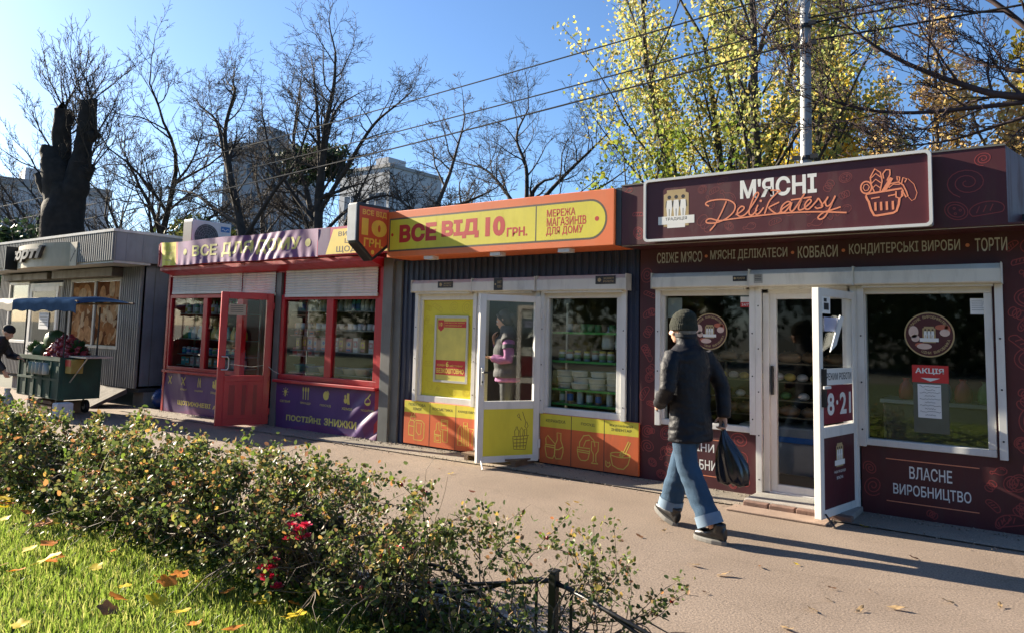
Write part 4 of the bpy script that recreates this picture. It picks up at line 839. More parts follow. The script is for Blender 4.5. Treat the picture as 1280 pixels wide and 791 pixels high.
# blocks and ramp below the kiosk
for i,x in enumerate((-20.8,-18.2,-14.9)):
    bb = MB(); bb.box(x,x+.4,7.6,8.0,-.11,.20); bb.build('support_block', CONC, None, label=['concrete support block under the far left end of the grey kiosk','concrete support block under the grey kiosk door','concrete support block under the right corner of the grey kiosk'][i], cat='block')
bb = MB(); bb.prismx([(7.40,.26),(7.40,.16),(6.75,-.09),(6.72,-.09),(6.72,-.05)],-15.9,-14.75); bb.build('ramp', mat('dirty_ramp_concrete',(.13,.115,.10),.9,.3,6,bump=.4,dirt=.4), None, label='small worn concrete ramp at the right foot of the grey kiosk', cat='ramp')
bb = MB(); bb.ell((-14.05,7.75,.10),(.22,.2,.2),14,8); bb.tube([(-14.05,7.75,.26),(-14.03,7.72,.36)],.04,6); bb.build('rubbish_bag', mat('blue_bag',(.01,.05,.22),.35,.2,bump=.3,bscale=14), None, smooth=True, label='blue rubbish bag in the gap between grey and red kiosks', cat='bag')
# ------------------------------------------------------------------ goods on shelves
def shelf(name, label, x0, x1, y0, y1, zs, m, edge=None, posts=True):
    t = thing(name, label, 'shelf', ((x0+x1)/2, (y0+y1)/2, zs[0]))
    for z in zs: MB().box(x0, x1, y0, y1, z-.012, z).build('board', m, t)
    if edge:
        for z in zs: MB().box(x0, x1, y0-.006, y0-.001, z-.022, z+.004).build('edge_strip', edge, t)
    if posts:
        for x in (x0+.03, x1-.03): MB().box(x-.012, x+.012, y1+.001, y1+.025, zs[0]-.1, zs[-1]+.35).build('upright', STEEL, t)
    return t
SHB = mat('glass_shelf_board', (.22,.25,.25), .3, .05)
GREENE = mat('green_edge', (.05,.32,.06), .4)
gm = {k: mat('goods_'+k, c, .35, .08, 8) for k, c in dict(white=(.68,.68,.66),teal=(.04,.30,.34),blue=(.03,.14,.42),red=(.45,.05,.04),brown=(.28,.17,.09),yellow=(.62,.48,.08),green=(.10,.26,.08),grey=(.35,.37,.38),pink=(.52,.25,.28),clear=(.50,.56,.56)).items()}
PROTO = {}
def proto(kind, c):
    """one of each kind and colour; the first one made is placed, the others copy it"""
    b = MB()
    if kind == 'mug':
        b.lathe([(.005,.004),(.036,.004),(.04,.012),(.041,.092),(.036,.092),(.034,.02),(.005,.016)],(0,0,0),14); b.tube([(.040,0,.075),(.066,0,.07),(.066,0,.035),(.040,0,.025)],.006,6)
    elif kind == 'jar': b.lathe([(.004,0),(.038,0),(.042,.02),(.042,.085),(.034,.10),(.036,.102),(.036,.12),(.004,.124)],(0,0,0),14); b.lathe([(.0425,.025),(.0432,.026),(.0432,.075),(.0425,.076)],(0,0,0),14,1); b.lathe([(.0365,.101),(.038,.102),(.038,.121),(.001,.126)],(0,0,0),12,2)
    elif kind == 'bottle': b.lathe([(.004,0),(.034,0),(.036,.01),(.036,.13),(.014,.17),(.013,.20),(.017,.20),(.017,.225),(.004,.226)],(0,0,0),14); b.lathe([(.0365,.03),(.0372,.031),(.0372,.105),(.0365,.106)],(0,0,0),14,1); b.lathe([(.0175,.198),(.018,.2),(.018,.227),(.001,.228)],(0,0,0),10,2)
    elif kind == 'box': b.box(-.055,.055,-.05,.05,0,.14); b.box(-.05,.05,-.0515,-.0505,.03,.11,1); b.box(-.04,.02,-.0525,-.0516,.07,.10,2)
    elif kind == 'tall_box': b.box(-.05,.05,-.04,.04,0,.20); b.box(-.045,.045,-.0415,-.0405,.07,.16,1); b.ell((0,-.042,.115),(.026,.002,.026),10,4,2); b.box(-.04,.03,-.0415,-.0405,.02,.045,2)
    elif kind == 'basin': b.lathe([(.01,.005),(.11,.005),(.15,.09),(.162,.095),(.162,.10),(.145,.10),(.108,.014),(.01,.012)],(0,0,0),22)
    elif kind == 'tub': b.lathe([(.004,0),(.085,0),(.10,.012),(.104,.06),(.108,.06),(.108,.068),(.10,.07),(.004,.073)],(0,0,0),20)
    elif kind == 'jug': b.lathe([(.004,0),(.06,0),(.068,.03),(.06,.17),(.05,.22),(.055,.235),(.048,.235),(.045,.20),(.004,.02)],(0,0,0),16); b.tube([(.05,0,.21),(.10,0,.19),(.10,0,.09),(.062,0,.06)],.009,6)
    elif kind == 'loaf': b.ell((0,0,.055),(.12,.075,.06),14,8); [b.tube([(x-.02,-.055,.085),(x,0,.117),(x+.02,.055,.085)],.006,5) for x in (-.05,0,.05)]
    elif kind == 'roll': b.ell((0,0,.04),(.06,.055,.042),12,7)
    elif kind == 'pack': b.loft([[(.07*s*math.cos(a)+.0,.045*s*math.sin(a),z) for a in np.linspace(0,5.5,9)] for z,s in ((0,.9),(.02,1.05),(.09,1.1),(.15,.85),(.19,.35),(.22,.5))])
    LQ = list(gm.values()); i0 = sum(map(ord,str(c)+kind)); o = b.build(kind, [gm.get(c) or c, LQ[i0%len(LQ)], LQ[(i0*7+3)%len(LQ)]], None, smooth=kind not in ('box','tall_box'), loc=(0,0,0), bevel=.004 if 'box' in kind else 0)
    return o
def row(kind, cols, x0, x1, y, z, n, label, cat, group, seed=1, jit=.01, stack=None):
    q = random.Random(seed)
    for i in range(n):
        c = cols[i % len(cols)] if len(cols) < 4 else q.choice(cols)
        for s in range(stack[1] if stack else 1):
            x = x0+(x1-x0)*(i+.5)/n+q.uniform(-jit,jit); loc = (x, y+q.uniform(-.02,.02), z+s*(stack[0] if stack else 0)+.002)
            if (kind,c) not in PROTO: PROTO[kind,c] = proto(kind,c); o = PROTO[kind,c]; o.location = loc
            else: o = dup(PROTO[kind,c], loc)
            o.rotation_euler = (0,0,q.uniform(-.25,.25)); sc = q.uniform(.92,1.1); o.scale = (sc,sc,sc)
            o['label'] = label.replace('%c', c if isinstance(c,str) else ''); o['category'] = cat; o['group'] = group
shelf('display_shelf','green edged glass shelves stacked with tableware in the navy kiosk window',-4.92,-3.95,7.56,7.82,[.72,.89,1.22,1.56],SHB,GREENE)
row('tub',['white'],-4.92,-4.0,7.66,.89,4,'stacked %c lidded tub on the lower green edged shelf','tub','white tubs stacked in the tableware window',2,.008,(.074,3))
row('jar',['clear','brown','grey'],-4.9,-4.0,7.66,1.22,8,'small %c jar on the middle green edged shelf','jar','jars on the middle shelf of the tableware window',3)
row('mug',['grey','brown','green','white'],-4.9,-4.0,7.66,1.56,9,'%c mug on the top green edged shelf','mug','mugs on the top shelf of the tableware window',4)
row('jug',['clear'],-4.32,-4.0,7.68,1.37,2,'clear jug standing among the jars of the tableware window','jug','clear jugs in the tableware window',5)
row('bottle',['green','brown','clear'],-4.9,-4.0,7.64,.72-.001,7,'%c bottle on the bottom shelf of the tableware window','bottle','bottles at the bottom of the tableware window',6)
shelf('display_shelf','pale shelves of mugs, boxes and basins behind the right red window',-9.95,-7.87,7.56,7.86,[.84,1.18,1.51,1.80],SHB)
row('basin',['blue','teal','teal','white'],-9.90,-7.9,7.70,.84,7,'%c plastic basin on the bottom shelf of the right red window','basin','basins in the right red window',7)
row('tall_box',['white','brown','white','pink','white'],-9.92,-7.95,7.66,1.18,13,'%c printed carton on the third shelf of the right red window','box','cartons in the right red window',8)
row('mug',['white','red','white','grey','brown'],-9.92,-7.95,7.64,1.51,19,'%c mug on the second shelf of the right red window','mug','mugs in the right red window',9)
row('bottle',['clear','grey','teal','clear'],-9.92,-7.95,7.66,1.80,20,'%c bottle on the top shelf of the right red window','bottle','bottles at the top of the right red window',10)
shelf('display_shelf','pale shelves of household goods behind the left red window',-13.3,-11.2,7.56,7.86,[.80,1.0,1.28,1.74],SHB)
row('box',['grey','brown','white','teal'],-13.3,-11.3,7.66,.80,11,'%c carton at the bottom of the left red window','box','cartons low in the left red window',11)
row('jar',['grey','pink','white','blue'],-13.3,-11.3,7.66,1.0,14,'%c jar on the third shelf of the left red window','jar','jars in the left red window',12)
row('pack',['white','teal','green','yellow'],-13.3,-11.3,7.66,1.28,13,'%c packet on the second shelf of the left red window','packet','packets in the left red window',13)
row('bottle',['white','clear','green','grey'],-13.3,-11.3,7.66,1.74,16,'%c bottle on the top shelf of the left red window','bottle','bottles in the left red window',14)
shelf('wall_rack','white rack of boxes just inside the open red door',-10.95,-10.25,8.3,8.6,[.75,1.05,1.40,1.75],gm['white'])
row('box',['pink','white','red'],-10.95,-10.25,8.42,1.05,5,'%c carton on the lower rack inside the red door','box','cartons inside the red door',15)
row('tall_box',['pink','brown','white'],-10.95,-10.25,8.42,1.40,5,'%c tall carton on the upper rack inside the red door','box','tall cartons inside the red door',16)
shelf('bread_rack','dark rack of bread and pastries seen through the maroon kiosk door',-3.25,-1.75,8.35,8.75,[.70,.88,1.08,1.28],mat('rack_board',(.20,.16,.10),.6))
row('loaf',['brown'],-3.2,-1.8,8.46,1.28,6,'brown loaf on the top board of the bread rack','loaf','loaves on the bread rack',17)
row('roll',['yellow','white'],-3.2,-1.8,8.44,1.08,11,'pale roll on the second board of the bread rack','roll','rolls on the bread rack',18)
row('roll',['green','white'],-3.2,-1.8,8.44,.88,8,'small roll on the third board of the bread rack','roll','small rolls on the bread rack',19)
row('loaf',['brown'],-3.2,-1.8,8.46,.70,6,'brown loaf on the lowest board of the bread rack','loaf','loaves low on the bread rack',20)
t = thing('chest_freezer','grey chest freezer with a blue band below the bread rack','freezer',(-2.3,8.4,.1)); MB().box(-2.9,-1.7,8.28,8.8,.10,.60).build('body',mat('freezer_grey',(.30,.31,.32),.4),t,bevel=.02); b=MB(); b.box(-2.9,-1.7,8.262,8.279,.44,.50); b.build('blue_band',gm['blue'],t)
t = thing('shop_counter','dark shop counter behind the right maroon window','counter',(-.9,8.3,.1)); MB().box(-1.4,-.2,8.1,8.6,.1,.95).build('body',mat('counter_body',(.09,.08,.07),.5),t,bevel=.02); MB().box(-1.42,-.18,8.06,8.62,.951,.985).build('top',gm['grey'],t)
row('pack',['red','green','blue'],-1.3,-.3,8.2,.985,6,'%c packet on the shop counter behind the right maroon window','packet','packets on the shop counter',23)
# ------------------------------------------------------------------ people
from mathutils import noise as MN
SKIN = mat('skin', (.56,.32,.22), .5, .06, 9)
HAIR = mat('dark_hair', (.018,.012,.009), .5, .3, 30)
def frame(cx, cy, cz, ang):
    """local (forward, left, up) -> world, heading ang from +x"""
    c, s = math.cos(ang), math.sin(ang)
    return lambda f, l, z: (cx+f*c-l*s, cy+f*s+l*c, cz+z)
def ring(z, f, l, rf, rl, n=20): return [(f+rf*math.cos(2*math.pi*k/n), l+rl*math.sin(2*math.pi*k/n), z) for k in range(n)]
def head(b, f, l, z, yaw=0, pitch=0, s=1.0):
    """skull, jaw, nose, ears, lips and brows around (f,l,z) = centre of the head"""
    M = Matrix.Rotation(yaw,3,'Z') @ Matrix.Rotation(pitch,3,'Y'); o = Vector((f,l,z))
    g = MB(lambda x,y,zz: tuple(o+M@(Vector((x,y,zz))*s)))
    g.ell((-.012,0,.025),(.096,.076,.092),18,12); g.ell((.022,0,-.03),(.07,.060,.082),16,10); g.ell((.058,0,-.088),(.028,.030,.022),10,6)
    g.tube([(.086,0,.012),(.104,0,-.022),(.112,0,-.034)],[.010,.013,.014],8); g.ell((.098,.011,-.036),(.012,.009,.009),8,5); g.ell((.098,-.011,-.036),(.012,.009,.009),8,5)
    g.ell((.088,0,-.060),(.010,.024,.006),10,5); g.ell((.085,0,-.070),(.011,.021,.007),10,5)
    g.ell((.080,.030,.022),(.012,.022,.007),8,5); g.ell((.080,-.030,.022),(.012,.022,.007),8,5)
    for sd in (1,-1): g.ell((-.005,sd*.079,-.012),(.020,.009,.032),10,6); g.ell((.052,sd*.040,-.03),(.026,.024,.024),10,6)
    b.add(g.v,g.f); return lambda p: tuple(o+M@(Vector(p)*s))
def eyes(T, m_w, m_d, parent, xf):
    b = MB(xf)
    for sd in (1,-1): b.ell(T((.082,sd*.030,.004)),(.011,.013,.010),10,6)
    w = b.build('eye', m_w, parent, smooth=True)
    b = MB(xf)
    for sd in (1,-1): b.ell(T((.0915,sd*.030,.003)),(.004,.006,.006),8,5)
    b.build('iris', m_d, parent, smooth=True)
def hand(b, wr, di, palm, side, curl=.9, s=1.0):
    """palm, four fingers of unequal length and a thumb; di = towards the fingers, palm = normal out of the palm, side = towards the thumb"""
    W_, D, N, T = (Vector(q) for q in (wr,di,palm,side)); D.normalize(); N.normalize(); T.normalize()
    b.loft([[tuple(W_+D*(d*s)+T*(w*s*math.cos(a))+N*(h*s*math.sin(a))) for a in np.linspace(0,5.76,12)] for d,w,h in ((-.02,.026,.02),(.0,.028,.019),(.04,.040,.017),(.085,.042,.014),(.095,.038,.011))])
    for k,(o_,L) in enumerate(((.031,.070),(.011,.079),(-.010,.074),(-.030,.058))):
        p = W_+D*(.086*s)+T*(o_*s); pts = [p-D*.02*s]; a = 0
        pts.append(p)
        for j,fr in enumerate((.45,.32,.23)):
            a += curl*(.55,.8,.6)[j]; p = p+(D*math.cos(a)+N*math.sin(a))*(L*s*fr); pts.append(p)
        b.tube(pts,[.0095*s,.0095*s,.009*s,.008*s,.0065*s],7)
    p = W_+D*(.025*s)+T*(.030*s); q = p+(T*.75+D*.6+N*.2).normalized()*.042*s; r = q+(D*.85+N*.5*curl+T*.1).normalized()*.032*s
    b.tube([p-T*.012*s,p,q,r],[.012*s,.012*s,.0105*s,.008*s],7)
def wrinkle(amp, sc, fx=1, fz=1):
    return lambda c: amp*(MN.noise(Vector((c.x*sc*fx,c.y*sc*fx,c.z*sc*fz)))+.5*MN.noise(Vector((c.x*sc*2.3*fx+5,c.y*sc*2.3*fx,c.z*sc*2.3*fz))))
# the walking man -------------------------------------------------
man = thing('person','walking man in dark padded jacket, beanie and cuffed blue jeans carrying a black bag','person',(-2.40,5.72,0))
X = frame(-2.40,5.72,0,math.pi-R(20))
b = MB(X)
T = head(b,.075,.015,1.605,.30,.10)
b.loft([ring(1.40,.0,0,.075,.09),ring(1.47,.03,0,.056,.062),ring(1.56,.055,.005,.054,.056)])
b.loft([ring(.86,0,0,.11,.15),ring(1.0,0,0,.10,.14),ring(1.2,.02,0,.115,.16),ring(1.35,.02,0,.11,.18),ring(1.43,.015,0,.07,.13)])
b.tube([(.0,.10,.93),(-.05,.08,.50),(-.30,.055,.11)],[.08,.055,.042],12); b.tube([(.0,-.10,.93),(.20,-.08,.52),(.29,-.06,.12)],[.08,.055,.042],12)
b.tube([(.015,.19,1.40),(-.03,.27,1.14),(.13,.20,1.00)],[.05,.042,.03],10); b.tube([(.015,-.19,1.40),(-.09,-.265,1.14),(-.125,-.25,.925)],[.05,.042,.03],10)
hand(b,(.13,.20,1.00),(.9,-.35,-.2),(-.2,-.9,-.2),(.1,0,1),.7)
hand(b,(-.125,-.25,.925),(-.05,.05,-1),(-.1,.95,.0),(1,.05,0),1.35)
remesh(b,'body',SKIN,.007,man,3)
eyes(T, mat('eye_white',(.7,.68,.65),.3), mat('eye_dark',(.03,.02,.015),.2), man, X)
b = MB(X)
b.loft([ring(1.615+.0,.062,.012,.112,.094),ring(1.63,.062,.012,.116,.098),ring(1.66,.060,.012,.116,.098),ring(1.70,.052,.011,.108,.09),ring(1.735,.045,.01,.085,.07),ring(1.757,.040,.01,.045,.04),ring(1.765,.038,.01,.006,.006)])
b.loft([ring(1.592,.056,.012,.117,.099),ring(1.59,.056,.012,.121,.104),ring(1.642,.060,.012,.122,.105),ring(1.648,.060,.012,.116,.098)])
KNIT = mat('olive_knit',(.030,.032,.022),.95,.25,60,bump=.8,bscale=160)
remesh(b,'beanie',KNIT,.006,man,2,disp=lambda c:.0016*math.sin(math.atan2(c.y,c.x)*46))
b = MB(X); b.loft([ring(1.54,.05,.012,.078,.072),ring(1.585,.02,.012,.075,.083),ring(1.60,.02,.012,.07,.08)]); b.build('hair', mat('grey_hair',(.16,.15,.14),.7,.3,40), man, smooth=True)
JK = mat('dark_navy_padded_cloth',(.0065,.007,.011),.6,.3,8,bump=.4,bscale=28,spec=.28)
b = MB(X)
b.loft([ring(.715,-.01,0,0.147,0.197,24),ring(.72,-.01,0,0.154,0.204,24),ring(.80,-.01,0,0.148,0.197,24),ring(.95,-.005,0,0.131,0.184,24),ring(1.10,.0,0,0.133,0.186,24),ring(1.25,.012,0,0.139,0.197,24),ring(1.36,.012,0,0.131,0.197,24),ring(1.43,.012,0,.115,.175,24),ring(1.48,.022,0,.085,.10,24),ring(1.545,.035,.003,.083,.086,24),ring(1.55,.035,.003,.07,.07,24)])
b.tube([(.01,.17,1.40),(-.005,.235,1.30),(-.035,.29,1.13),(.05,.25,1.06),(.14,.195,1.0)],[.078,.074,.066,.060,.050],14)
b.tube([(.01,-.17,1.40),(-.03,-.235,1.30),(-.095,-.275,1.13),(-.12,-.262,1.0),(-.13,-.252,.905)],[.078,.074,.063,.056,.049],14)
def jw(c):
    z = c.z; q = .010*MN.noise(Vector((c.x*7+z*4,c.y*7,z*5)))+.006*abs(MN.noise(Vector((c.x*5-z*6,c.y*5,z*15))))+.003*MN.noise(Vector((c.x*14,c.y*14,z*30)))
    if z < .95: q += .010*MN.noise(Vector((c.x*10+3,c.y*10,z*34)))*min(1,(.95-z)/.12)
    return q
remesh(b,'jacket',JK,.010,man,3,disp=jw)
b = MB(X); b.loft([ring(1.535,.036,.003,.089,.092,24),ring(1.575,.046,.004,.088,.088,24),ring(1.577,.046,.004,.080,.080,24),ring(1.53,.036,.003,.080,.084,24)]); remesh(b,'collar',mat('dark_corduroy',(.010,.010,.012),.8,.2,20),.006,man,2)
def denim():
    M = mat('faded_blue_denim',(.024,.062,.112),.9,.22,4,bump=.35,bscale=220)
    return M
DEN = denim(); b = MB(X)
b.loft([ring(.98,0,0,.105,.15),ring(.88,-.005,0,.11,.155),ring(.80,0,0,.10,.15)])
b.tube([(.0,.09,.90),(-.02,.092,.75),(-.05,.088,.55),(-.15,.075,.35),(-.262,.06,.15)],[(.086,.088),(.094,.096),(.088,.09),(.087,.089),(.094,.096)],16)
b.tube([(.0,-.09,.90),(.07,-.092,.75),(.165,-.085,.55),(.222,-.075,.35),(.272,-.065,.16)],[(.086,.088),(.094,.096),(.088,.09),(.087,.089),(.094,.096)],16)
remesh(b,'jeans',DEN,.009,man,3,disp=lambda c:.008*MN.noise(Vector((c.x*6,c.y*6,c.z*20)))*(1.2-c.z)+.006*MN.noise(Vector((c.x*12,c.y*12,c.z*8))))
CUF = mat('pale_denim_cuff',(.14,.20,.27),.9,.15,8)
for p,q in (((-.235,.064,.20),(-.268,.06,.125)),((.258,-.068,.205),(.276,-.064,.135))):
    b = MB(X); b.tube([p,q],[.100,.102],18,cap=False); b.tube([q,p],[.094,.093],18,cap=False); b.build('jeans_cuff',CUF,man,smooth=True)
def shoe(cx, cl, cz, pit, yaw=0):
    M = Matrix.Rotation(yaw,3,'Z') @ Matrix.Rotation(pit,3,'Y'); o = Vector((cx,cl,cz))
    g = lambda f,l,z: X(*(o+M@Vector((f,l,z))))
    b = MB(g); pr = [(-.085,.030,.05,.10),(-.05,.036,.052,.12),(.0,.040,.05,.12),(.06,.044,.046,.075),(.12,.046,.040,.06),(.165,.038,.032,.05),(.19,.014,.022,.035)]
    b.loft([[(f+(0 if z<.09 else 0),w*math.cos(a),.028+max(0,h*.5+h*.5*math.sin(a))) for a in np.linspace(0,5.9,16)] for f,w,z,h in pr])
    b.tube([(-.03,0,.09),(-.035,0,.155)],[.048,.046],14)
    s = remesh(b,'shoe',mat('black_leather',(.012,.012,.013),.35,.2,20,spec=.6),.006,man,3)
    b = MB(g); n = 20; out = []
    for k in range(n):
        a = 2*math.pi*k/n; f = .055+.148*math.cos(a); w = (.047 if f > .0 else .041)*math.sin(a)*(1 if f < .14 else 1.0); out.append((f,w))
    b.loft([[(f,w,-.002) for f,w in out],[(f*1.0,w*1.06,.004) for f,w in out],[(f,w*1.06,.026) for f,w in out],[(f,w*.96,.034) for f,w in out]])
    b.build('sole',mat('grey_rubber_sole',(.13,.125,.115),.8,.2),s)
shoe(-.315,.055,.0,0,.1); shoe(.275,-.06,.022,-.36,-.1)
# plastic bag in his hand: hangs from the fingers, a thing of its own
bag = thing('plastic_bag','crumpled shiny black plastic bag hanging from the walking man\'s hand','bag',(-2.05,6.0,.40))
hx = Vector(X(-.135,-.235,.83))
Xb = lambda f,l,z: (hx.x+f, hx.y+l, hx.z+z)
BAGM = mat('black_polythene',(.012,.013,.02),.22,.3,5,spec=.7)
b = MB(Xb); rings = []
for z,rx,ry,dx in ((.015,.012,.012,0),(-.03,.018,.016,.004),(-.08,.035,.03,.014),(-.14,.065,.05,.03),(-.21,.10,.05,.05),(-.29,.125,.058,.068),(-.37,.13,.058,.078),(-.425,.12,.05,.085),(-.445,.06,.03,.085)):
    rings.append([(dx+.15*z*-.0+rx*math.cos(t)*(1+.10*math.sin(t*9+z*8)+.07*math.sin(t*15)*(1 if z > -.3 else .4)),ry*math.sin(t)*(1+.12*math.sin(t*9+z*8)),z+.012*math.sin(t*3)) for t in np.linspace(0,2*math.pi*(1-1/40),40)])
b.loft(rings); b.build('sack',BAGM,bag,smooth=True)
b = MB(Xb); b.tube([(.0,.02,-.03),(-.01,.025,.03),(.0,0,.045),(.01,-.02,.03),(.006,-.018,-.03)],[.010,.007,.007,.007,.010],6); b.build('handle',BAGM,bag,smooth=True)
# the shop assistant ----------------------------------------------
wm = thing('person','woman in grey quilted vest over pink sweatshirt looking at her phone behind the door glass','person',(-5.55,7.52,.10))
Xw0 = frame(-5.55,7.50,.10,R(218)); Xw = lambda f,l,z: Xw0(f*1.05,l*1.05,z*1.04)
b = MB(Xw); Tw = head(b,.055,0,1.53,-.45,.28,.96)
b.loft([ring(1.33,.0,0,.065,.08),ring(1.40,.015,0,.05,.052),ring(1.47,.03,0,.049,.05)])
b.loft([ring(.80,0,0,.12,.15),ring(.95,0,0,.10,.13),ring(1.15,.02,0,.115,.15),ring(1.30,.01,0,.10,.16),ring(1.37,.0,0,.06,.11)])
b.tube([(0,.09,.85),(.01,.09,.46),(0,.09,.07)],[.085,.055,.04],12); b.tube([(0,-.09,.85),(.02,-.09,.46),(.01,-.1,.07)],[.085,.055,.04],12)
b.tube([(0,.17,1.32),(.0,.24,1.06),(.20,.13,1.08)],[.045,.04,.028],10); b.tube([(0,-.17,1.32),(.03,-.24,1.08),(.165,-.07,1.27)],[.045,.04,.028],10)
hand(b,(.20,.13,1.08),(.75,-.65,.12),(.0,.15,1),(.6,.75,.1),.55,.93); hand(b,(.165,-.07,1.27),(.1,.45,.85),(-.7,.5,.2),(-.5,-.6,.4),1.0,.93)
for sd in (-.09,.09): b.loft([[(-.08+f,sd+w*math.cos(a),max(.012,.04+h*math.sin(a))) for a in np.linspace(0,5.76,12)] for f,w,h in ((0,.03,.035),(.10,.042,.04),(.2,.04,.03),(.25,.02,.015))])
remesh(b,'body',SKIN,.007,wm,3); eyes(Tw, gm['white'], DARKPR, wm, Xw)
b = MB(Xw); o = MB(lambda x,y,z: Tw((x,y,z)))
o.ell((-.026,0,.045),(.096,.086,.088),16,10); o.ell((-.048,0,-.005),(.078,.083,.095),16,10); o.ell((-.135,0,.01),(.05,.05,.055),12,8); o.tube([(-.14,0,.0),(-.16,0,-.08),(-.15,0,-.17)],[.04,.035,.012],10)
for sd in (1,-1): o.tube([(.05,sd*.06,.085),(.02,sd*.082,.03),(-.02,sd*.08,-.05)],[.02,.018,.012],8)
b.add([Xw and v for v in o.v],o.f); remesh(b,'hair',HAIR,.007,wm,2)
PINK = mat('pink_sweatshirt',(.30,.10,.23),.85,.15,12); VEST = mat('grey_quilted_vest',(.045,.042,.046),.8,.2,10,bump=.2,bscale=30)
b = MB(Xw); b.loft([ring(.80,.0,0,.15,.185,24),ring(.81,.0,0,.155,.19,24),ring(.95,.0,0,.135,.165,24),ring(1.15,.02,0,.135,.172,24),ring(1.30,.01,0,.12,.175,24),ring(1.37,.0,0,.08,.12,24),ring(1.45,.02,0,.066,.07,24)])
b.tube([(0,.15,1.32),(.0,.215,1.22),(.0,.25,1.06),(.09,.20,1.06),(.18,.14,1.08)],[.075,.07,.062,.056,.045],12); b.tube([(0,-.15,1.32),(.01,-.215,1.22),(.03,-.25,1.09),(.09,-.17,1.18),(.15,-.085,1.25)],[.075,.07,.062,.056,.045],12)
remesh(b,'sweatshirt',PINK,.009,wm,3,disp=wrinkle(.007,9,1,1.6))
b = MB(Xw); b.loft([ring(.85,.0,0,.17,.205,24),ring(.86,.0,0,.175,.21,24),ring(.95,.0,0,.16,.19,24),ring(1.15,.022,0,.158,.195,24),ring(1.30,.012,0,.142,.19,24),ring(1.37,.0,0,.10,.14,24),ring(1.46,.018,0,.082,.086,24),ring(1.465,.018,0,.07,.07,24)])
for sd in (1,-1): b.tube([(0,sd*.14,1.34),(0,sd*.20,1.27)],[.09,.088],14)
remesh(b,'vest',VEST,.009,wm,3,disp=lambda c:.0022*math.sin((c.z)*62)+.008*MN.noise(c*9))
b = MB(Xw); b.tube([(.0,.215,1.235),(.0,.226,1.19)],[.078,.076],14,cap=False); b.tube([(.005,-.215,1.235),(.012,-.226,1.19)],[.078,.076],14,cap=False); b.build('sleeve_band',DARKPR,wm,smooth=True)
b = MB(Xw); b.loft([ring(.90,0,0,.13,.165),ring(.82,0,0,.13,.17),ring(.76,0,0,.10,.16)]); b.tube([(0,.085,.85),(.01,.09,.46),(0,.09,.07)],[(.095,.095),(.065,.065),(.052,.052)],14); b.tube([(0,-.085,.85),(.02,-.09,.46),(.01,-.1,.07)],[(.095,.095),(.065,.065),(.052,.052)],14)
remesh(b,'trousers',mat('dark_leggings',(.018,.02,.024),.6,.15),.009,wm,3,disp=wrinkle(.004,9))
ph = thing('mobile_phone','dark phone held up in the woman\'s hands behind the door glass','phone',Xw(.27,.08,1.10)); b = MB(Xw)
c0 = Vector((.285,.055,1.125)); u = Vector((.5,-.8,.1)).normalized(); v = Vector((.55,.3,.75)).normalized(); n_ = u.cross(v)
def slab(b,c0,u,v,n_,a,c,t): b.add([tuple(c0+u*(a*i)+v*(c*j)+n_*(t*k)) for k in (-1,1) for i,j in ((-1,-1),(1,-1),(1,1),(-1,1))],[(3,2,1,0),(4,5,6,7),(0,1,5,4),(1,2,6,5),(2,3,7,6),(3,0,4,7)])
slab(b,c0,u,v,n_,.037,.075,.004); b.build('case',DARKPR,ph,bevel=.002); b = MB(Xw); slab(b,c0+n_*.0045,u,v,n_,.034,.070,.0003); b.build('screen',mat('phone_screen',(.02,.02,.025),.1),ph)
# ------------------------------------------------------------------ market stall and its seller
sx = lambda x: gz(x)
stl = thing('market_stall','dark green market stall on small wheels under a blue tarpaulin roof','stall',(-14.2,6.0,-.08))
SG = mat('dark_green_paint',(.012,.055,.036),.6,.3,4,dirt=.3); TARP = mat('blue_tarpaulin',(.020,.040,.085),.9,.2,5,bump=.2,bscale=12,spec=.0)
b = MB(); b.box(-15.45,-13.75,5.74,6.42,.20,.24); b.box(-15.45,-13.75,5.74,5.77,.24,.92); b.box(-15.45,-13.75,6.39,6.42,.24,.92); b.box(-15.45,-15.42,5.77,6.39,.24,.92); b.box(-13.78,-13.75,5.77,6.39,.24,.92); b.box(-15.42,-13.78,5.77,6.39,.78,.80)
b.build('trough',SG,stl,bevel=.006)
b = MB()
for k in range(6): b.box(-15.44+k*.332,-15.41+k*.332,5.722,5.739,.22,.92)
b.box(-15.46,-13.74,5.715,5.738,.86,.93); b.box(-15.46,-13.74,5.72,5.738,.52,.56); b.build('rib',SG,stl)
for x in (-15.1,-14.0):
    for y in (5.85,6.3):
        w = MB(lambda X_,Y_,Z_: (X_,Y_,Z_)); w.tube([(x,y-.03,.05),(x,y+.03,.05)],.115,16); wh = w.build('wheel',RUBBER,stl,bevel=.008); w = MB(); w.tube([(x,y-.034,.05),(x,y+.034,.05)],.055,12); w.build('rim',STEEL,wh); w = MB(); w.box(x-.03,x+.03,y-.045,y-.036,.05,.20); w.build('fork',BLACK,wh)
for x,y,h in ((-15.4,5.78,1.74),(-14.9,6.34,1.80),(-13.82,5.80,1.72),(-13.8,6.34,1.80),(-15.4,6.34,1.8)):
    b = MB(); b.tube([(x,y,.9),(x,y,h)],.014,8); b.build('roof_post',BLACK,stl)
b = MB(); nx,ny = 60,16; P = []
for side in (0,1):
    for j in range(ny+1):
        for i in range(nx+1):
            u,v = i/nx,j/ny; x = -16.5+3.7*u; y = 5.50+1.0*max(0,v-.2)/.8; z = 1.90+.05*math.sin(math.pi*max(0,v-.2)/.8)-.19*max(0,.2-v)/.2*(.97+.03*math.cos(u*23))-.06*max(0,u-.93)/.07+.015*math.sin(u*40+v*5)-side*.006
            P.append((x,y+side*.005,z))
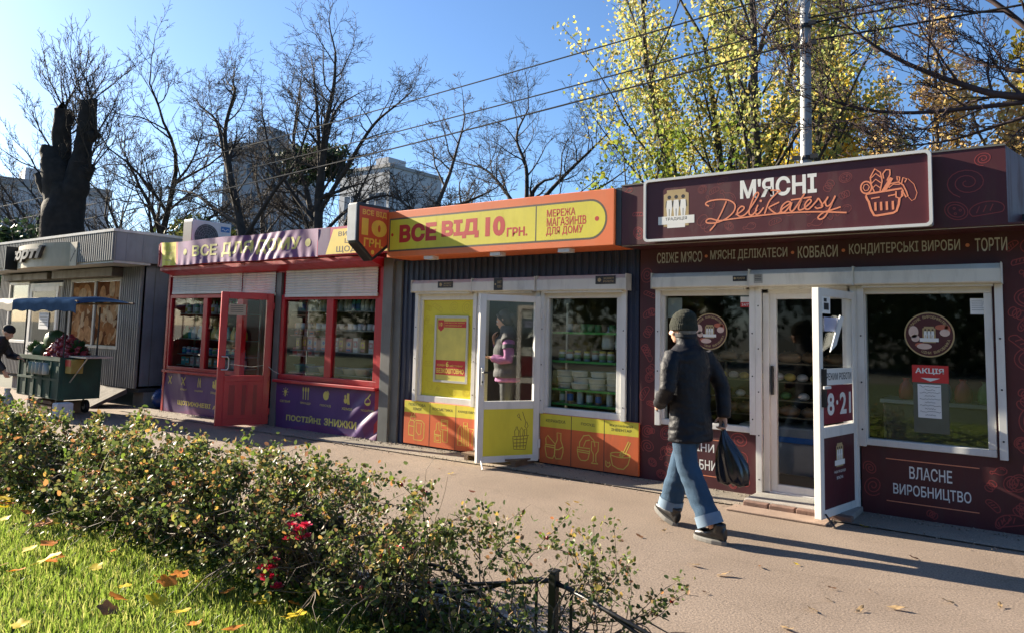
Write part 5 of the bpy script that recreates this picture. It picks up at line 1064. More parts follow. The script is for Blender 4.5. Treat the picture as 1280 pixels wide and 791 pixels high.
n1 = (nx+1)*(ny+1); F = [(j*(nx+1)+i,j*(nx+1)+i+1,(j+1)*(nx+1)+i+1,(j+1)*(nx+1)+i) for j in range(ny) for i in range(nx)]
b.add(P,F+[tuple(n1+q for q in f[::-1]) for f in F]); b.mi = [1 if (P[f[0]][0] < -15.35) else 0 for f in F]*2
b.build('tarpaulin',[TARP,mat('cream_tarpaulin',(.34,.29,.22),.6,.15,5)],stl,smooth=True)
b = MB(); b.box(-16.5,-12.85,5.53,5.56,1.85,1.885); b.box(-16.5,-12.85,6.44,6.47,1.85,1.885); b.build('roof_rail',WOOD,stl)
b = MB(); b.box(-13.74,-13.1,5.85,6.3,.93,.955); b.tube([(-13.15,5.9,.93),(-13.74,5.9,.5)],.012,6); b.build('side_tray',mat('steel_tray',(.42,.40,.36),.4,metal=.3),stl)
# produce
RAD = mat('radish_red',(.30,.03,.035),.35,.2,20); LEAFG = mat('cabbage_green',(.05,.11,.035),.5,.3,10); DKG = mat('dark_greens',(.02,.07,.02),.5,.4,14)
def radish(): 
    b = MB(); b.lathe([(.002,-.06),(.006,-.035),(.026,-.02),(.036,.005),(.030,.028),(.010,.036),(.004,.05)],(0,0,0),10); return b.build('radish',RAD,None,smooth=True,loc=(0,0,0),label='red radish in the big heap on the green stall',cat='radish',group='radishes heaped on the green stall')
q = random.Random(9); r0 = radish(); first = True
for k in range(150):
    a,rr = q.uniform(0,6.28),math.sqrt(q.random()); x,y = -14.35+.60*rr*math.cos(a),6.08+.28*rr*math.sin(a); h = .90+.36*(1-rr**1.6)
    o = r0 if k == 0 else dup(r0,(0,0,0)); o.location = (x,y,h+q.uniform(-.02,.02)); o.rotation_euler = (q.uniform(0,3),q.uniform(0,3),q.uniform(0,6)); s = q.uniform(1.1,1.6); o.scale = (s,s,s)
b = MB(); rg = [[( -14.35+.58*s*math.cos(a),6.08+.27*s*math.sin(a),z) for a in np.linspace(0,5.98,20)] for z,s in ((.80,1),(.90,.97),(1.05,.72),(1.17,.42),(1.22,.1))]; b.loft(rg); b.build('root_heap',mat('beet_heap',(.25,.025,.05),.7,.4,25,bump=.8,bscale=25),None,smooth=True,label='mound of red roots under the radishes on the green stall',cat='heap')
def cabbage(): 
    t = thing('cabbage','','cabbage',(0,0,0)); MB().ell((0,0,.15),(.14,.14,.14),16,10).build('head',LEAFG,t,smooth=True)
    for k in range(6):
        a = k*1.047; P = []
        for i in range(5):
            th = -.9+.55*i
            for j in range(5):
                ph_ = a+(j-2)*.26; r_ = .148+.012*abs(j-2)*.5+.02*i*.3; P.append((r_*math.cos(th)*math.cos(ph_),r_*math.cos(th)*math.sin(ph_),.15+r_*math.sin(th)))
        b = MB(); b.add(P,[(i*5+j,i*5+j+1,(i+1)*5+j+1,(i+1)*5+j) for i in range(4) for j in range(4)]); b.build('leaf',LEAFG,t,smooth=True)
    return t
cb = cabbage()
for k,(x,y,z,s,l) in enumerate(((-15.2,6.0,.80,1.0,'leftmost green cabbage on the stall'),(-15.05,6.3,.85,1.25,'large dark green cabbage behind the radish heap'),(-14.98,6.05,1.02,1.15,'green cabbage topping the pile left of the radishes'),(-15.3,6.3,.80,1.0,'green cabbage in the back left corner of the stall'))):
    o = cb if k == 0 else dup(cb,(0,0,0)); o.location = (x,y,z); o.scale = (s,s,s); o.rotation_euler = (.2*k,.1,k*1.3); o['label'] = l; o['group'] = 'cabbages on the green stall'
def leafy(name, c, r, n, seed, m, label, cat):
    q = np.random.default_rng(seed); V = []; F = []
    for k in range(n):
        a,e = q.uniform(0,6.28),q.uniform(.2,1.4); d = np.array([math.cos(a)*math.cos(e),math.sin(a)*math.cos(e),math.sin(e)]); p = np.array(c)+d*np.array(r)*q.uniform(.5,1); t_ = np.cross(d,[0,0,1.1]); t_ /= np.linalg.norm(t_)+1e-6; w = q.uniform(.03,.06)
        V += [p-d*w,p+t_*w*.6,p+d*w*1.4,p-t_*w*.6]; i = 4*k; F.append((i,i+1,i+2,i+3))
    np_mesh(name,V,F,m,loc=(c[0],c[1],c[2]),label=label,cat=cat)
leafy('greens_bunch',(-14.0,6.1,.85),(.24,.22,.34),420,1,DKG,'heap of dark leafy greens right of the radishes','greens')
leafy('lettuce_bunch',(-15.35,5.95,.90),(.16,.16,.25),220,2,LEAFG,'light leafy lettuce at the left end of the stall','lettuce')
b = MB(); q = random.Random(3)
t = thing('plastic_bags','pale plastic bags hanging on the front of the green stall','bags',(-14.4,5.66,.62))
for k in range(5):
    x = -14.75+k*.15; bb = MB(); bb.loft([[(x+rx*math.cos(a)*(1+.15*math.sin(a*5+k)),5.665+.045*math.sin(a),z) for a in np.linspace(0,5.8,14)] for z,rx in ((.82,.012),(.78,.04),(.70,.085),(.64,.09),(.615,.03))]); bb.build('bag',mat('bag_tint%d'%k,((.20,.28,.22),(.3,.34,.30),(.25,.3,.28),(.18,.2,.2),(.32,.35,.33))[k],.3),t,smooth=True)
b = MB(); b.box(-13.62,-13.42,5.60,5.85,-.07,.17); b.box(-13.61,-13.43,5.61,5.84,.171,.18); b.build('foam_box',mat('white_foam',(.66,.66,.64),.8,.05),None,bevel=.012,label='white foam box on the ground at the right end of the stall',cat='box')
t = thing('fruit_carton','yellow and red carton hanging at the right end of the green stall','carton',(-12.8,5.9,.55)); MB().box(-13.72,-13.5,5.80,6.0,.66,.90).build('box',mat('dull_carton',(.34,.25,.06),.7),t,bevel=.01); b=MB(); b.box(-13.71,-13.51,5.792,5.799,.78,.89); b.build('red_label',gm['red'],t)
t = thing('produce_crate','brown slatted crate on the ground beneath the green stall','crate',(-14.0,5.95,-.06)); b=MB(); [b.box(-14.9,-14.1,5.78,5.80,-.05+k*.075,.005+k*.075) for k in range(3)]; b.box(-14.9,-14.86,5.80,6.3,-.06,.15); b.box(-14.14,-14.1,5.80,6.3,-.06,.15); b.box(-14.86,-14.14,5.80,6.3,-.06,-.04); b.build('slat',WOOD,t)
t = thing('shopping_bag','pale stuffed carrier bag standing left of the stall','bag',(-14.9,5.2,-.08)); b=MB(); b.loft([[(-14.72+rx*math.cos(a)*(1+.1*math.sin(a*5)),5.32+rx*.7*math.sin(a),z) for a in np.linspace(0,5.9,18)] for z,rx in ((-.08,.12),(.0,.17),(.15,.16),(.26,.09),(.30,.05),(.36,.07))]); b.build('sack',mat('pale_carrier_bag',(.40,.36,.30),.4),t,smooth=True)
vn = thing('person','stall seller in dark coat and hat bending at the far left edge','person',(-15.55,5.25,-.085)); Xv = frame(-15.55,5.25,-.085,R(40))
b = MB(Xv); Tv = head(b,.33,0,1.40,0,.5)
b.loft([ring(1.22,.2,0,.07,.08),ring(1.32,.27,0,.055,.06)]); b.loft([ring(.80,-.02,0,.11,.16),ring(1.0,.06,0,.12,.17),ring(1.2,.16,0,.11,.18),ring(1.28,.2,0,.07,.12)])
b.tube([(0,.1,.82),(.03,.1,.45),(0,.1,.08)],[.085,.055,.042],10); b.tube([(0,-.1,.82),(.03,-.1,.45),(0,-.1,.08)],[.085,.055,.042],10)
b.tube([(.17,.18,1.2),(.25,.25,.98),(.45,.18,.95)],[.05,.042,.03],10); b.tube([(.17,-.18,1.2),(.27,-.25,.96),(.42,-.18,.72)],[.05,.042,.03],10)
hand(b,(.45,.18,.95),(.9,-.2,-.2),(0,-.2,-1),(.2,-1,.1),.7); hand(b,(.42,-.18,.72),(.4,.1,-.9),(.1,1,0),(.9,0,.3),.9)
for sd in (-.1,.1): b.loft([[(-.08+f,sd+w*math.cos(a),max(.01,.04+h*math.sin(a))) for a in np.linspace(0,5.76,12)] for f,w,h in ((0,.03,.035),(.10,.045,.04),(.2,.042,.03),(.26,.02,.015))])
remesh(b,'body',SKIN,.008,vn,3)
b = MB(Xv); b.loft([ring(.50,.0,0,.20,.24,20),ring(.52,.0,0,.21,.25,20),ring(.80,-.02,0,.17,.22,20),ring(1.0,.06,0,.17,.23,20),ring(1.18,.15,0,.16,.235,20),ring(1.27,.2,0,.11,.17,20),ring(1.34,.25,0,.085,.09,20)])
b.tube([(.15,.17,1.22),(.25,.26,.98),(.43,.19,.95)],[.09,.075,.055],12); b.tube([(.15,-.17,1.22),(.27,-.26,.96),(.41,-.18,.74)],[.09,.075,.055],12)
remesh(b,'coat',mat('dark_coat',(.014,.016,.024),.6,.2),.012,vn,3,disp=wrinkle(.012,7))
b = MB(Xv); b.tube([(0,.1,.82),(.03,.1,.45),(0,.1,.08)],[.10,.08,.075],12); b.tube([(0,-.1,.82),(.03,-.1,.45),(0,-.1,.08)],[.10,.08,.075],12); remesh(b,'trousers',mat('dark_trousers',(.02,.02,.025),.8),.012,vn,3)
b = MB(lambda x,y,z: Xv(*Tv((x,y,z)))); b.ell((-.015,0,.055),(.112,.092,.085),14,8); b.build('hat',mat('dark_hat',(.012,.012,.016),.9),vn,smooth=True)
# ------------------------------------------------------------------ trees
BARK = mat('dark_bark',(.040,.032,.026),.9,.35,6,bump=.5,bscale=25)
BARK2 = mat('grey_brown_bark',(.075,.060,.048),.9,.35,6,bump=.4,bscale=25)
TWIG = mat('rose_cane',(.11,.075,.05),.7,.35,20)
class Tree:
    def __init__(s, seed): s.q = np.random.default_rng(seed); s.V = []; s.F = []; s.n = 0; s.tips = []
    def tube(s, P, r, k):
        P = np.asarray(P,float); m = len(P); T = np.gradient(P,axis=0); T /= np.linalg.norm(T,axis=1)[:,None]+1e-9
        a = np.array([0,0,1.]) if abs(T[0][2]) < .9 else np.array([1.,0,0])
        U = np.cross(T,a); U /= np.linalg.norm(U,axis=1)[:,None]+1e-9; B = np.cross(T,U)
        th = np.arange(k)*2*math.pi/k; r = np.asarray(r)[:,None,None]
        R_ = P[:,None,:]+r*(U[:,None,:]*np.cos(th)[None,:,None]+B[:,None,:]*np.sin(th)[None,:,None]); s.V.append(R_.reshape(-1,3))
        i = np.arange(m-1)[:,None]*k; j = np.arange(k)[None,:]; j2 = (j+1)%k
        s.F.append((np.stack([i+j,i+j2,i+k+j2,i+k+j],-1)+s.n).reshape(-1,4)); s.n += m*k
    def path(s, p, d, L, n, wob, upw, droop=0):
        P = [np.array(p,float)]; d = np.array(d,float); d /= np.linalg.norm(d); D = [d]
        for i in range(n):
            d = d+s.q.normal(0,wob,3)+np.array([0,0,upw]); d[2] -= droop*i/n; d /= np.linalg.norm(d); P.append(P[-1]+d*L/n); D.append(d)
        return P, D
    def grow(s, p, d, L, r, lvl, mx, o):
        n = max(3,6-lvl) if lvl < 3 else 3; P,D = s.path(p,d,L,n,o['wob']*(1+.25*lvl),o['up']*(1 if lvl else .3),o.get('droop',0)*lvl)
        e = .35 if lvl < mx else .25
        s.tube(P,np.linspace(r,max(r*e,o.get('rmin',.004)),n+1),(8,6,5,4,3,3,3)[min(lvl,6)])
        if lvl >= mx-1: s.tips += [(P[i],D[i]) for i in range(1,len(P))]
        if lvl >= mx: return
        nc = o['nc'][min(lvl,len(o['nc'])-1)]; t0 = o['t0'] if lvl == 0 else .22
        for k in range(nc):
            t = t0+(1-t0)*(k+s.q.random())/nc; x = t*n; i = min(int(x),n-1); q0 = P[i]+(P[i+1]-P[i])*(x-i); dd = D[i+1]
            pr = np.cross(dd,s.q.normal(0,1,3)); pr /= np.linalg.norm(pr)+1e-9; a = o['ang']*(.75+.5*s.q.random())
            nd = dd*math.cos(a)+pr*math.sin(a); nd[2] = nd[2]*.8+o.get('lift',.12)
            f = o['lr']*(1.15-.55*t)*(.75+.5*s.q.random()); s.grow(q0,nd,L*f,max(r*(1-.62*t)*o.get('rr',.62),o.get('rmin',.004)),lvl+1,mx,o)
        if lvl < mx: s.grow(P[-1],D[-1]+s.q.normal(0,.2,3),L*o['lr']*.9,max(r*e,o.get('rmin',.004)),lvl+1,mx,o)
    def mesh(s, name, m, parent, **t): return np_mesh(name,np.concatenate(s.V),np.concatenate(s.F),m,parent,smooth=True,**t)
def leaves_at(pts, q, n, size, spread, asp=.75, tri=False, flat=0.):
    """n leaves scattered round random points; each two triangles folded along the midrib (as a quad)"""
    pts = np.asarray(pts); c = pts[q.integers(0,len(pts),n)]+q.normal(0,1,(n,3))*spread
    d = q.normal(0,1,(n,3)); d[:,2] -= .3; d[:,2] *= (1-flat); d /= np.linalg.norm(d,axis=1)[:,None]
    w = np.cross(d,q.normal(0,1,(n,3))*np.array([1-flat,1-flat,1])); w /= np.linalg.norm(w,axis=1)[:,None]+1e-9
    L = (size*(.6+.7*q.random(n)))[:,None]; nr = np.cross(d,w)
    up_ = nr*L*.09; wl = w*L*asp*.5
    V = np.stack([c-d*L*.5, c+wl*.85-d*L*.18+up_, c+wl*.80+d*L*.20+up_, c+d*L*.5, c-wl*.80+d*L*.20+up_, c-wl*.85-d*L*.18+up_],1).reshape(-1,3)
    i = np.arange(n)[:,None]*6
    return V, np.concatenate([i+np.array([[0,1,2,3]]), i+np.array([[3,4,5,0]])],0)
def bare(name, label, base, H, r, seed, lean=(0,0), mx=5, m=None, **kw):
    o = dict(wob=.10,up=.05,nc=(7,5,4,4,3),t0=.28,ang=.75,lr=.52,rr=.6,rmin=.006,lift=.15); o.update(kw)
    t = thing(name,label,'tree',base,'bare trees behind the kiosks'); T = Tree(seed)
    T.grow(base,(lean[0],lean[1],1),H*.62,r,0,mx,o); T.mesh('branches',m or BARK,t); return t, T
def fork(name, label, base, limbs, seed, o, m=None, mx=5, group='bare trees behind the kiosks'):
    """tree whose main limbs are given as point lists; finer branches grow from them"""
    t = thing(name,label,'tree',base,group); T = Tree(seed)
    for P,r0,r1,nb,Lb in limbs:
        r0 *= o.get('fat',1); r1 *= o.get('fat',1)
        P = [np.array(p,float)+np.array(base) for p in catm3(P)]; n = len(P); T.tube(P,np.linspace(r0,r1,n),9)
        for k in range(nb):
            x = (.25+.75*(k+T.q.random())/nb)*(n-1); i = min(int(x),n-2); d = P[i+1]-P[i]; d /= np.linalg.norm(d)
            pr = np.cross(d,T.q.normal(0,1,3)); pr /= np.linalg.norm(pr); a = o['ang']*(.7+.6*T.q.random()); nd = d*math.cos(a)+pr*math.sin(a); nd[2] += o.get('lift',.1)
            T.grow(P[i],nd,Lb*(.6+.7*T.q.random()),(r0+(r1-r0)*x/n)*.5,2,mx,o)
        T.grow(P[-1],P[-1]-P[-2],Lb,r1,2,mx,o)
    T.mesh('branches',m or BARK,t); return t, T
def catm3(P, n=5):
    P = [np.array(p,float) for p in P]; Q = [2*P[0]-P[1]]+P+[2*P[-1]-P[-2]]; o = []
    for i in range(1,len(Q)-2):
        for t in np.linspace(0,1,n,endpoint=False):
            a,b_,c,d = Q[i-1:i+3]; o.append(.5*((2*b_)+(c-a)*t+(2*a-5*b_+4*c-d)*t*t+(3*b_-a-3*c+d)*t**3))
    o.append(P[-1]); return o
BO = dict(wob=.13,up=.04,nc=(7,5,5,4,3),t0=.3,ang=.8,lr=.56,rr=.52,rmin=.0048,lift=.10,fat=.6)
# tall oak-like tree left of the flag sign
fork('bare_tree','tallest bare tree with spreading upright limbs left of the pentagon sign',(-17.4,14,-.1),[
 ([(0,0,0),(.05,0,2.5),(-.05,0,5.0),(.0,0,6.2)],.30,.20,3,2.0),
 ([(0,0,5.2),(-.35,.2,6.6),(-.7,.3,8.2),(-.9,.3,9.2)],.15,.05,9,1.22),
 ([(0,0,5.8),(.3,-.2,7.2),(.75,-.3,8.6),(.75,-.3,9.6)],.16,.05,10,1.22),
 ([(.0,0,5.0),(.9,.2,6.3),(1.8,.3,7.4),(2.8,.3,7.9)],.13,.04,9,1.08),
 ([(.0,0,4.6),(-1.0,-.2,5.6),(-2.0,-.3,6.8),(-2.6,-.3,8.2)],.12,.04,9,1.08),
 ([(0,0,4.2),(1.3,0,5.0),(2.6,.2,5.3),(3.4,.3,4.9)],.10,.03,8,1.01)],11,BO)
fork('bare_tree','dark bare tree leaning left behind the air conditioner',(-18.9,13,-.1),[
 ([(0,0,0),(-.25,0,2.5),(-.9,0,4.6),(-1.6,0,6.2)],.30,.17,3,1.30),
 ([(-1.3,0,5.6),(-2.3,.2,7.0),(-3.0,.3,8.2),(-4.0,.3,8.9)],.14,.04,9,1.22),
 ([(-1.6,0,6.2),(-1.7,-.2,7.6),(-1.3,-.2,8.8),(-1.5,-.2,9.0)],.13,.04,9,1.15),
 ([(-.9,0,4.6),(-2.4,0,5.3),(-3.9,.2,5.9),(-5.3,.3,6.2)],.13,.04,9,1.15),
 ([(-.7,0,4.2),(.4,.2,5.6),(1.2,.3,6.4),(1.8,.3,7.6)],.11,.04,8,1.08),
 ([(-.5,0,3.6),(-2.2,.1,4.0),(-4.2,.2,4.2),(-5.6,.2,4.9)],.10,.03,8,1.01)],12,BO)
bare('bare_tree','slender bare tree between the broken stump and the leaning tree',(-27.9,15,-.1),12.2,.22,13,(-.02,0),5,nc=(9,5,4,4,3),up=.06)
fork('bare_tree','low spreading bare tree seen against open sky left of the yellow trees',(-15.6,22,-.1),[
 ([(0,0,0),(.1,0,3.4),(0,0,6.0)],.30,.22,2,1.5),
 ([(0,0,5.6),(-1.2,.2,7.0),(-2.2,.3,7.9),(-3.3,.3,8.3)],.15,.04,10,1.7),([(0,0,6.0),(.1,-.2,7.6),(-.3,-.3,8.8),(.2,-.3,9.8)],.15,.04,9,1.5),
 ([(0,0,5.8),(1.3,.2,7.1),(2.4,.3,8.0),(3.2,.3,8.6)],.15,.04,10,1.6),([(0,0,5.4),(-1.6,0,6.2),(-3.0,.2,6.6),(-4.0,.3,6.7)],.11,.03,8,1.4),([(0,0,5.4),(1.7,0,6.3),(3.0,.2,6.7),(3.9,.3,7.2)],.11,.03,8,1.4)],14,BO)
bare('bare_tree','pale far bare tree behind the broken stump at the left edge',(-41,15.5,-.1),12.5,.26,15,(.03,0),5,nc=(10,6,4,4,3))
bare('bare_tree','bare tree crowded behind the stump on its right',(-35,16.5,-.1),11,.22,16,(.05,0),5,nc=(9,5,4,4,3))
bare('bare_tree','dense brownish bare tree behind the purple banner',(-20.5,17.5,-.1),11,.24,17,(.02,0),5,m=BARK2,nc=(8,5,4,4,3))
bare('bare_tree','bushy brown bare tree just left of the orange sign',(-16.2,17,-.1),9.2,.22,18,(.1,0),5,m=BARK2,nc=(8,5,4,4,3),ang=.9)
bare('bare_tree','small brown tangled tree over the grey kiosk roof end',(-24.6,17,-.1),9.5,.2,19,(-.04,0),5,m=BARK2,nc=(8,5,4,4,3),ang=.9)
bare('bare_tree','distant bare tree in front of the white block right of the tallest tree',(-22.5,27,-.1),10.5,.24,20,(0,0),5,m=BARK2,nc=(8,5,4,4,3),ang=.9)
# pollarded stump: two thick cut limbs with thin whips
px_ = (-25.2,10.3,-.1)
st_ = thing('pollarded_tree','massive dark pollarded tree with two sawn off limbs and thin whips','tree',px_); T = Tree(31)
wp = lambda w,d,z: np.array(px_)+np.array((.805*w-.593*d,.593*w+.805*d,z))
def stub(P, R_): T.tube(catm3([wp(*p) for p in P],5),np.interp(np.linspace(0,1,5*(len(P)-1)+1),np.linspace(0,1,len(P)),R_),14)
stub([(0,0,0),(.0,0,2.0),(-.02,0,4.2),(-.08,0,5.2),(-.12,0,5.9)],[.72,.66,.64,.58,.46]); stub([(-.1,0,5.2),(-.35,0,6.2),(-.56,0,6.8),(-.62,0,7.12),(-.62,0,7.2)],[.5,.44,.36,.30,.28])
stub([(-.25,.1,6.3),(-.38,.1,7.2),(-.36,.1,8.28),(-.36,.1,8.36)],[.30,.25,.25,.25]); stub([(.0,0,5.2),(.25,0,6.0),(.36,0,6.8),(.45,0,7.7),(.48,0,8.60),(.48,0,8.68)],[.55,.40,.28,.25,.25,.25])
stub([(.3,0,6.2),(.6,0,6.4),(.78,-.05,6.5)],[.34,.26,.14]); stub([(.4,0,7.4),(.65,0,7.55),(.82,0,7.62)],[.26,.2,.12]); stub([(-.3,0,5.6),(-.7,0,6.0),(-.9,-.05,6.3)],[.34,.26,.14])
for A in list(T.V):
    n14 = A[-14:].copy(); T.V.append(np.concatenate([n14,(n14.mean(0)+np.array([0,0,.03]))[None]])); T.F.append(np.array([[T.n+i,T.n+(i+1)%14,T.n+14,T.n+14] for i in range(14)])); T.n += 15
for A in T.V[:-7]:
    for i in range(len(A)): A[i] += np.array(MN.noise_vector(Vector(A[i]*1.9)))*.09+np.array(MN.noise_vector(Vector(A[i]*6)))*.035
T.mesh('trunk',mat('black_wet_bark',(.017,.014,.012),.95,.5,5,bump=1,bscale=9),st_)
T = Tree(32); WO = dict(wob=.12,up=.10,nc=(5,4,4,3),t0=.2,ang=.55,lr=.5,rr=.5,rmin=.006,lift=.3)
for k in range(36):
    p = wp(*[(-.6,0,7.1),(.45,0,8.5),(-.32,.1,8.4),(.8,0,7.6),(.7,0,6.4),(-.8,0,6.2)][k%6]); a = T.q.uniform(0,6.28); T.grow(p,(math.cos(a)*.8,math.sin(a)*.5,.75),T.q.uniform(1.1,2.6),.028,2,5,WO)
T.mesh('whips',BARK,st_)
# autumn trees right of centre
def autumn(name, label, base, H, r, seed, cols, nleaf, size, trunks, m, spread=.16, ang=.5, pos=None, kw_keep=.42, **kw):
    t = thing(name,label,'tree',base,'autumn trees behind the maroon kiosk'); T = Tree(seed); o = dict(wob=.07,up=.08,nc=(10,4,3,3),t0=.25,ang=ang,lr=.36,rr=.42,rmin=.004,lift=.25); o.update(kw)
    for dx,dy,lx,ly,f in trunks: T.grow(np.array(base)+np.array((dx,dy,0)),(lx,ly,1),H*.85*f,r*f,0,4,o)
    T.mesh('trunk',m,t); pts = np.array([p for p,d in T.tips]); pts = pts[pts[:,2] > base[2]+H*.15]
    # clumps: leaves gather on a random part of the twigs so that sky shows between
    keep = T.q.random(len(pts)) < kw_keep; pts = pts[keep] if keep.any() else pts
    V,F = leaves_at(pts,T.q,nleaf,size,spread); np_mesh('crown',V,F,leafmat(label[:12],cols,.55,pos=pos),t)
    return t
YG = [(.22,.29,.09),(.36,.39,.12),(.52,.48,.15),(.62,.49,.16),(.46,.33,.11)]; YP = [0,.35,.65,.88,1]
autumn('autumn_tree','yellow green autumn tree with several upright stems behind the kiosk joint',(-6.55,16.5,-.1),12.2,.14,41,YG,15500,.092,[(0,0,-.07,0,.95),(.5,.2,.02,0,1),(-.3,.2,-.10,.05,.74),(.2,.6,-.04,.0,.9)],BARK,pos=YP)
autumn('autumn_tree','yellow green autumn tree left of the pale lamp pole',(-5.2,16.2,-.1),11.8,.15,42,YG,14500,.092,[(0,0,-.02,0,1),(.45,.2,.10,0,.85),(-.4,.3,-.10,0,.9)],BARK,pos=YP)
YW = [(.55,.46,.05),(.68,.55,.06),(.74,.54,.08),(.58,.40,.08),(.42,.40,.06)]
autumn('autumn_tree','bright yellow slender tree right of the pale lamp pole',(-5.6,21,-.1),9.8,.13,43,YW,7500,.14,[(0,0,-.02,0,.85),(1.2,.2,.04,0,.95),(.6,.4,.0,0,.9),(2.0,.6,.03,0,.8)],BARK2,ang=.38,kw_keep=.55)
OW = [(.66,.48,.18),(.72,.55,.24),(.60,.36,.16),(.52,.46,.16)]
autumn('autumn_tree','pale orange thin leaved tree behind the right end of the maroon sign',(-2.6,20,-.1),8.3,.13,44,OW,12000,.11,[(0,0,-.04,0,1),(.8,.3,.05,0,.9),(-.7,.2,-.08,0,.85),(1.6,.4,.08,0,.85)],BARK2,ang=.42,kw_keep=.7)
autumn('autumn_tree','thin yellowing tree at the far right behind the maroon fascia',(.4,18,-.1),7.4,.14,45,YW,9000,.12,[(0,0,-.04,0,1),(.8,.3,.05,0,.9)],BARK2,ang=.45,kw_keep=.7)
autumn('autumn_shrub','low green and yellow branches just above the joint of orange and maroon signs',(-5.5,12.8,-.1),5.2,.07,46,[(.10,.17,.03),(.22,.26,.04),(.36,.34,.05)],3600,.10,[(0,0,-.15,0,1),(.4,.1,.1,0,.95),(-.6,.1,-.3,0,.9)],BARK,ang=.6)
# bare branches reaching in from the right
fork('bare_tree','near bare tree reaching in from the right edge with long drooping branches',(2.6,11.2,-.1),[
 ([(0,0,0),(-.1,0,2.4),(-.5,-.2,3.8),(-1.4,-.3,4.5)],.17,.085,2,.8),
 ([(-1.4,-.3,4.5),(-2.83,-.4,4.66),(-3.5,-.4,4.95),(-4.3,-.4,5.5),(-5.1,-.4,6.3)],.060,.012,13,.9),([(-2.2,-.35,4.6),(-3.2,-.4,4.6),(-4.2,-.5,4.65),(-5.0,-.5,4.95),(-5.6,-.5,5.5)],.036,.008,11,.8),
 ([(-1.3,-.3,4.45),(-2.4,-.4,5.1),(-3.1,-.5,5.9),(-3.9,-.5,6.6),(-4.6,-.5,7.2)],.050,.011,13,1.0),([(-.9,-.3,4.1),(-1.9,-.5,5.3),(-2.6,-.5,6.2),(-3.2,-.5,7.3)],.050,.012,12,1.0),([(-1.0,-.3,4.2),(-2.1,.3,5.0),(-3.2,.5,5.4),(-4.4,.6,6.3)],.040,.010,11,.9),([(-1.8,-.35,4.5),(-2.7,-.5,4.4),(-3.6,-.5,4.2),(-4.3,-.5,4.2)],.030,.007,9,.7)],51,dict(BO,rmin=.0042,wob=.10,ang=.65,fat=1),m=mat('purple_brown_bark',(.050,.030,.030),.8,.3,8),mx=5)
# evergreen clumps behind the grey kiosk
def bush(name, label, c, r, n, size, cols, seed, cat='shrub', group=None, trans=.3):
    t = thing(name,label,cat,(c[0],c[1],-.1),group); q = np.random.default_rng(seed); T = Tree(seed)
    for k in range(10):
        a = k*.63; T.grow((c[0],c[1],-.1),(math.cos(a)*r[0]*.5/r[2],math.sin(a)*r[1]*.5/r[2],1),(c[2]+r[2])*.75,.05,1,3,dict(BO,rmin=.008))
    T.mesh('stems',BARK,t); m = 40; cl = q.normal(0,1,(m,3)); cl /= np.linalg.norm(cl,axis=1)[:,None]; cl = np.array(c)+cl*np.array(r)*(q.random((m,1))**.4)
    V,F = leaves_at(cl,q,n,size,np.array(r)*.17); np_mesh('foliage',V,F,leafmat(label[:14],cols,trans),t); return t
EG = [(.015,.035,.015),(.03,.06,.025),(.05,.08,.03)]; LG = [(.06,.10,.03),(.13,.16,.04),(.22,.22,.05)]
bush('evergreen_shrub','dark evergreen left of the pollarded stump',(-30.5,11.5,3.6),(2.6,1.6,1.6),5200,.2,EG,61); bush('evergreen_shrub','light green shrub right of the pollarded stump above the grey roof',(-23.2,13.5,3.9),(1.7,1.2,1.0),4200,.16,LG,62)
bush('evergreen_shrub','dull green shrub above the right end of the grey roof',(-20.4,13.2,3.5),(1.3,1.0,.9),2600,.15,LG,63); bush('pine_crown_tree','dark needle clump in the crowded trees behind the purple banner',(-21.5,17,7.4),(1.7,1.2,.6),3200,.16,EG,64,'tree')
for k,(x,y,z,r_,lab) in enumerate(((-31,22,2.4,3.2,'brown thicket behind the grey kiosk'),(-24,22,2.6,3.0,'brown thicket behind the air conditioner'),(-18,23,2.6,2.6,'brown thicket behind the orange sign end'),(-40,20,3,3.4,'brown thicket left of the pollarded stump'),(3,30,2.2,4.0,'brown thicket beyond the right end of the maroon kiosk'),(11,32,2.4,4.4,'far brown thicket right of the kiosks'),(21,33,2.4,4.6,'farthest brown thicket at the right'))):
    bush('thicket',lab,(x,y,z),(r_,1.6,2.0),2200,.14,[(.05,.035,.025),(.10,.065,.04),(.09,.08,.04)],70+k,'thicket')
# unseen trees behind the camera, added to fill the shop window reflections
for k,(x,y,h) in enumerate(((-34,-30,13),(-26,-33,15),(-18,-28,13),(-11,-32,15),(-4,-29,13),(3,-33,15),(10,-28,13),(17,-31,14),(24,-27,13),(-44,-26,13),(32,-22,13),(-54,-20,13))):
    bush('reflection_tree','full green park tree on the lawn across from the kiosks',(x,y,h*.46),(5.6,4.0,h*.46),7000,.42,[(.05,.08,.025),(.11,.14,.035),(.22,.19,.05)],80+k,'tree','unseen trees added for the window reflections')
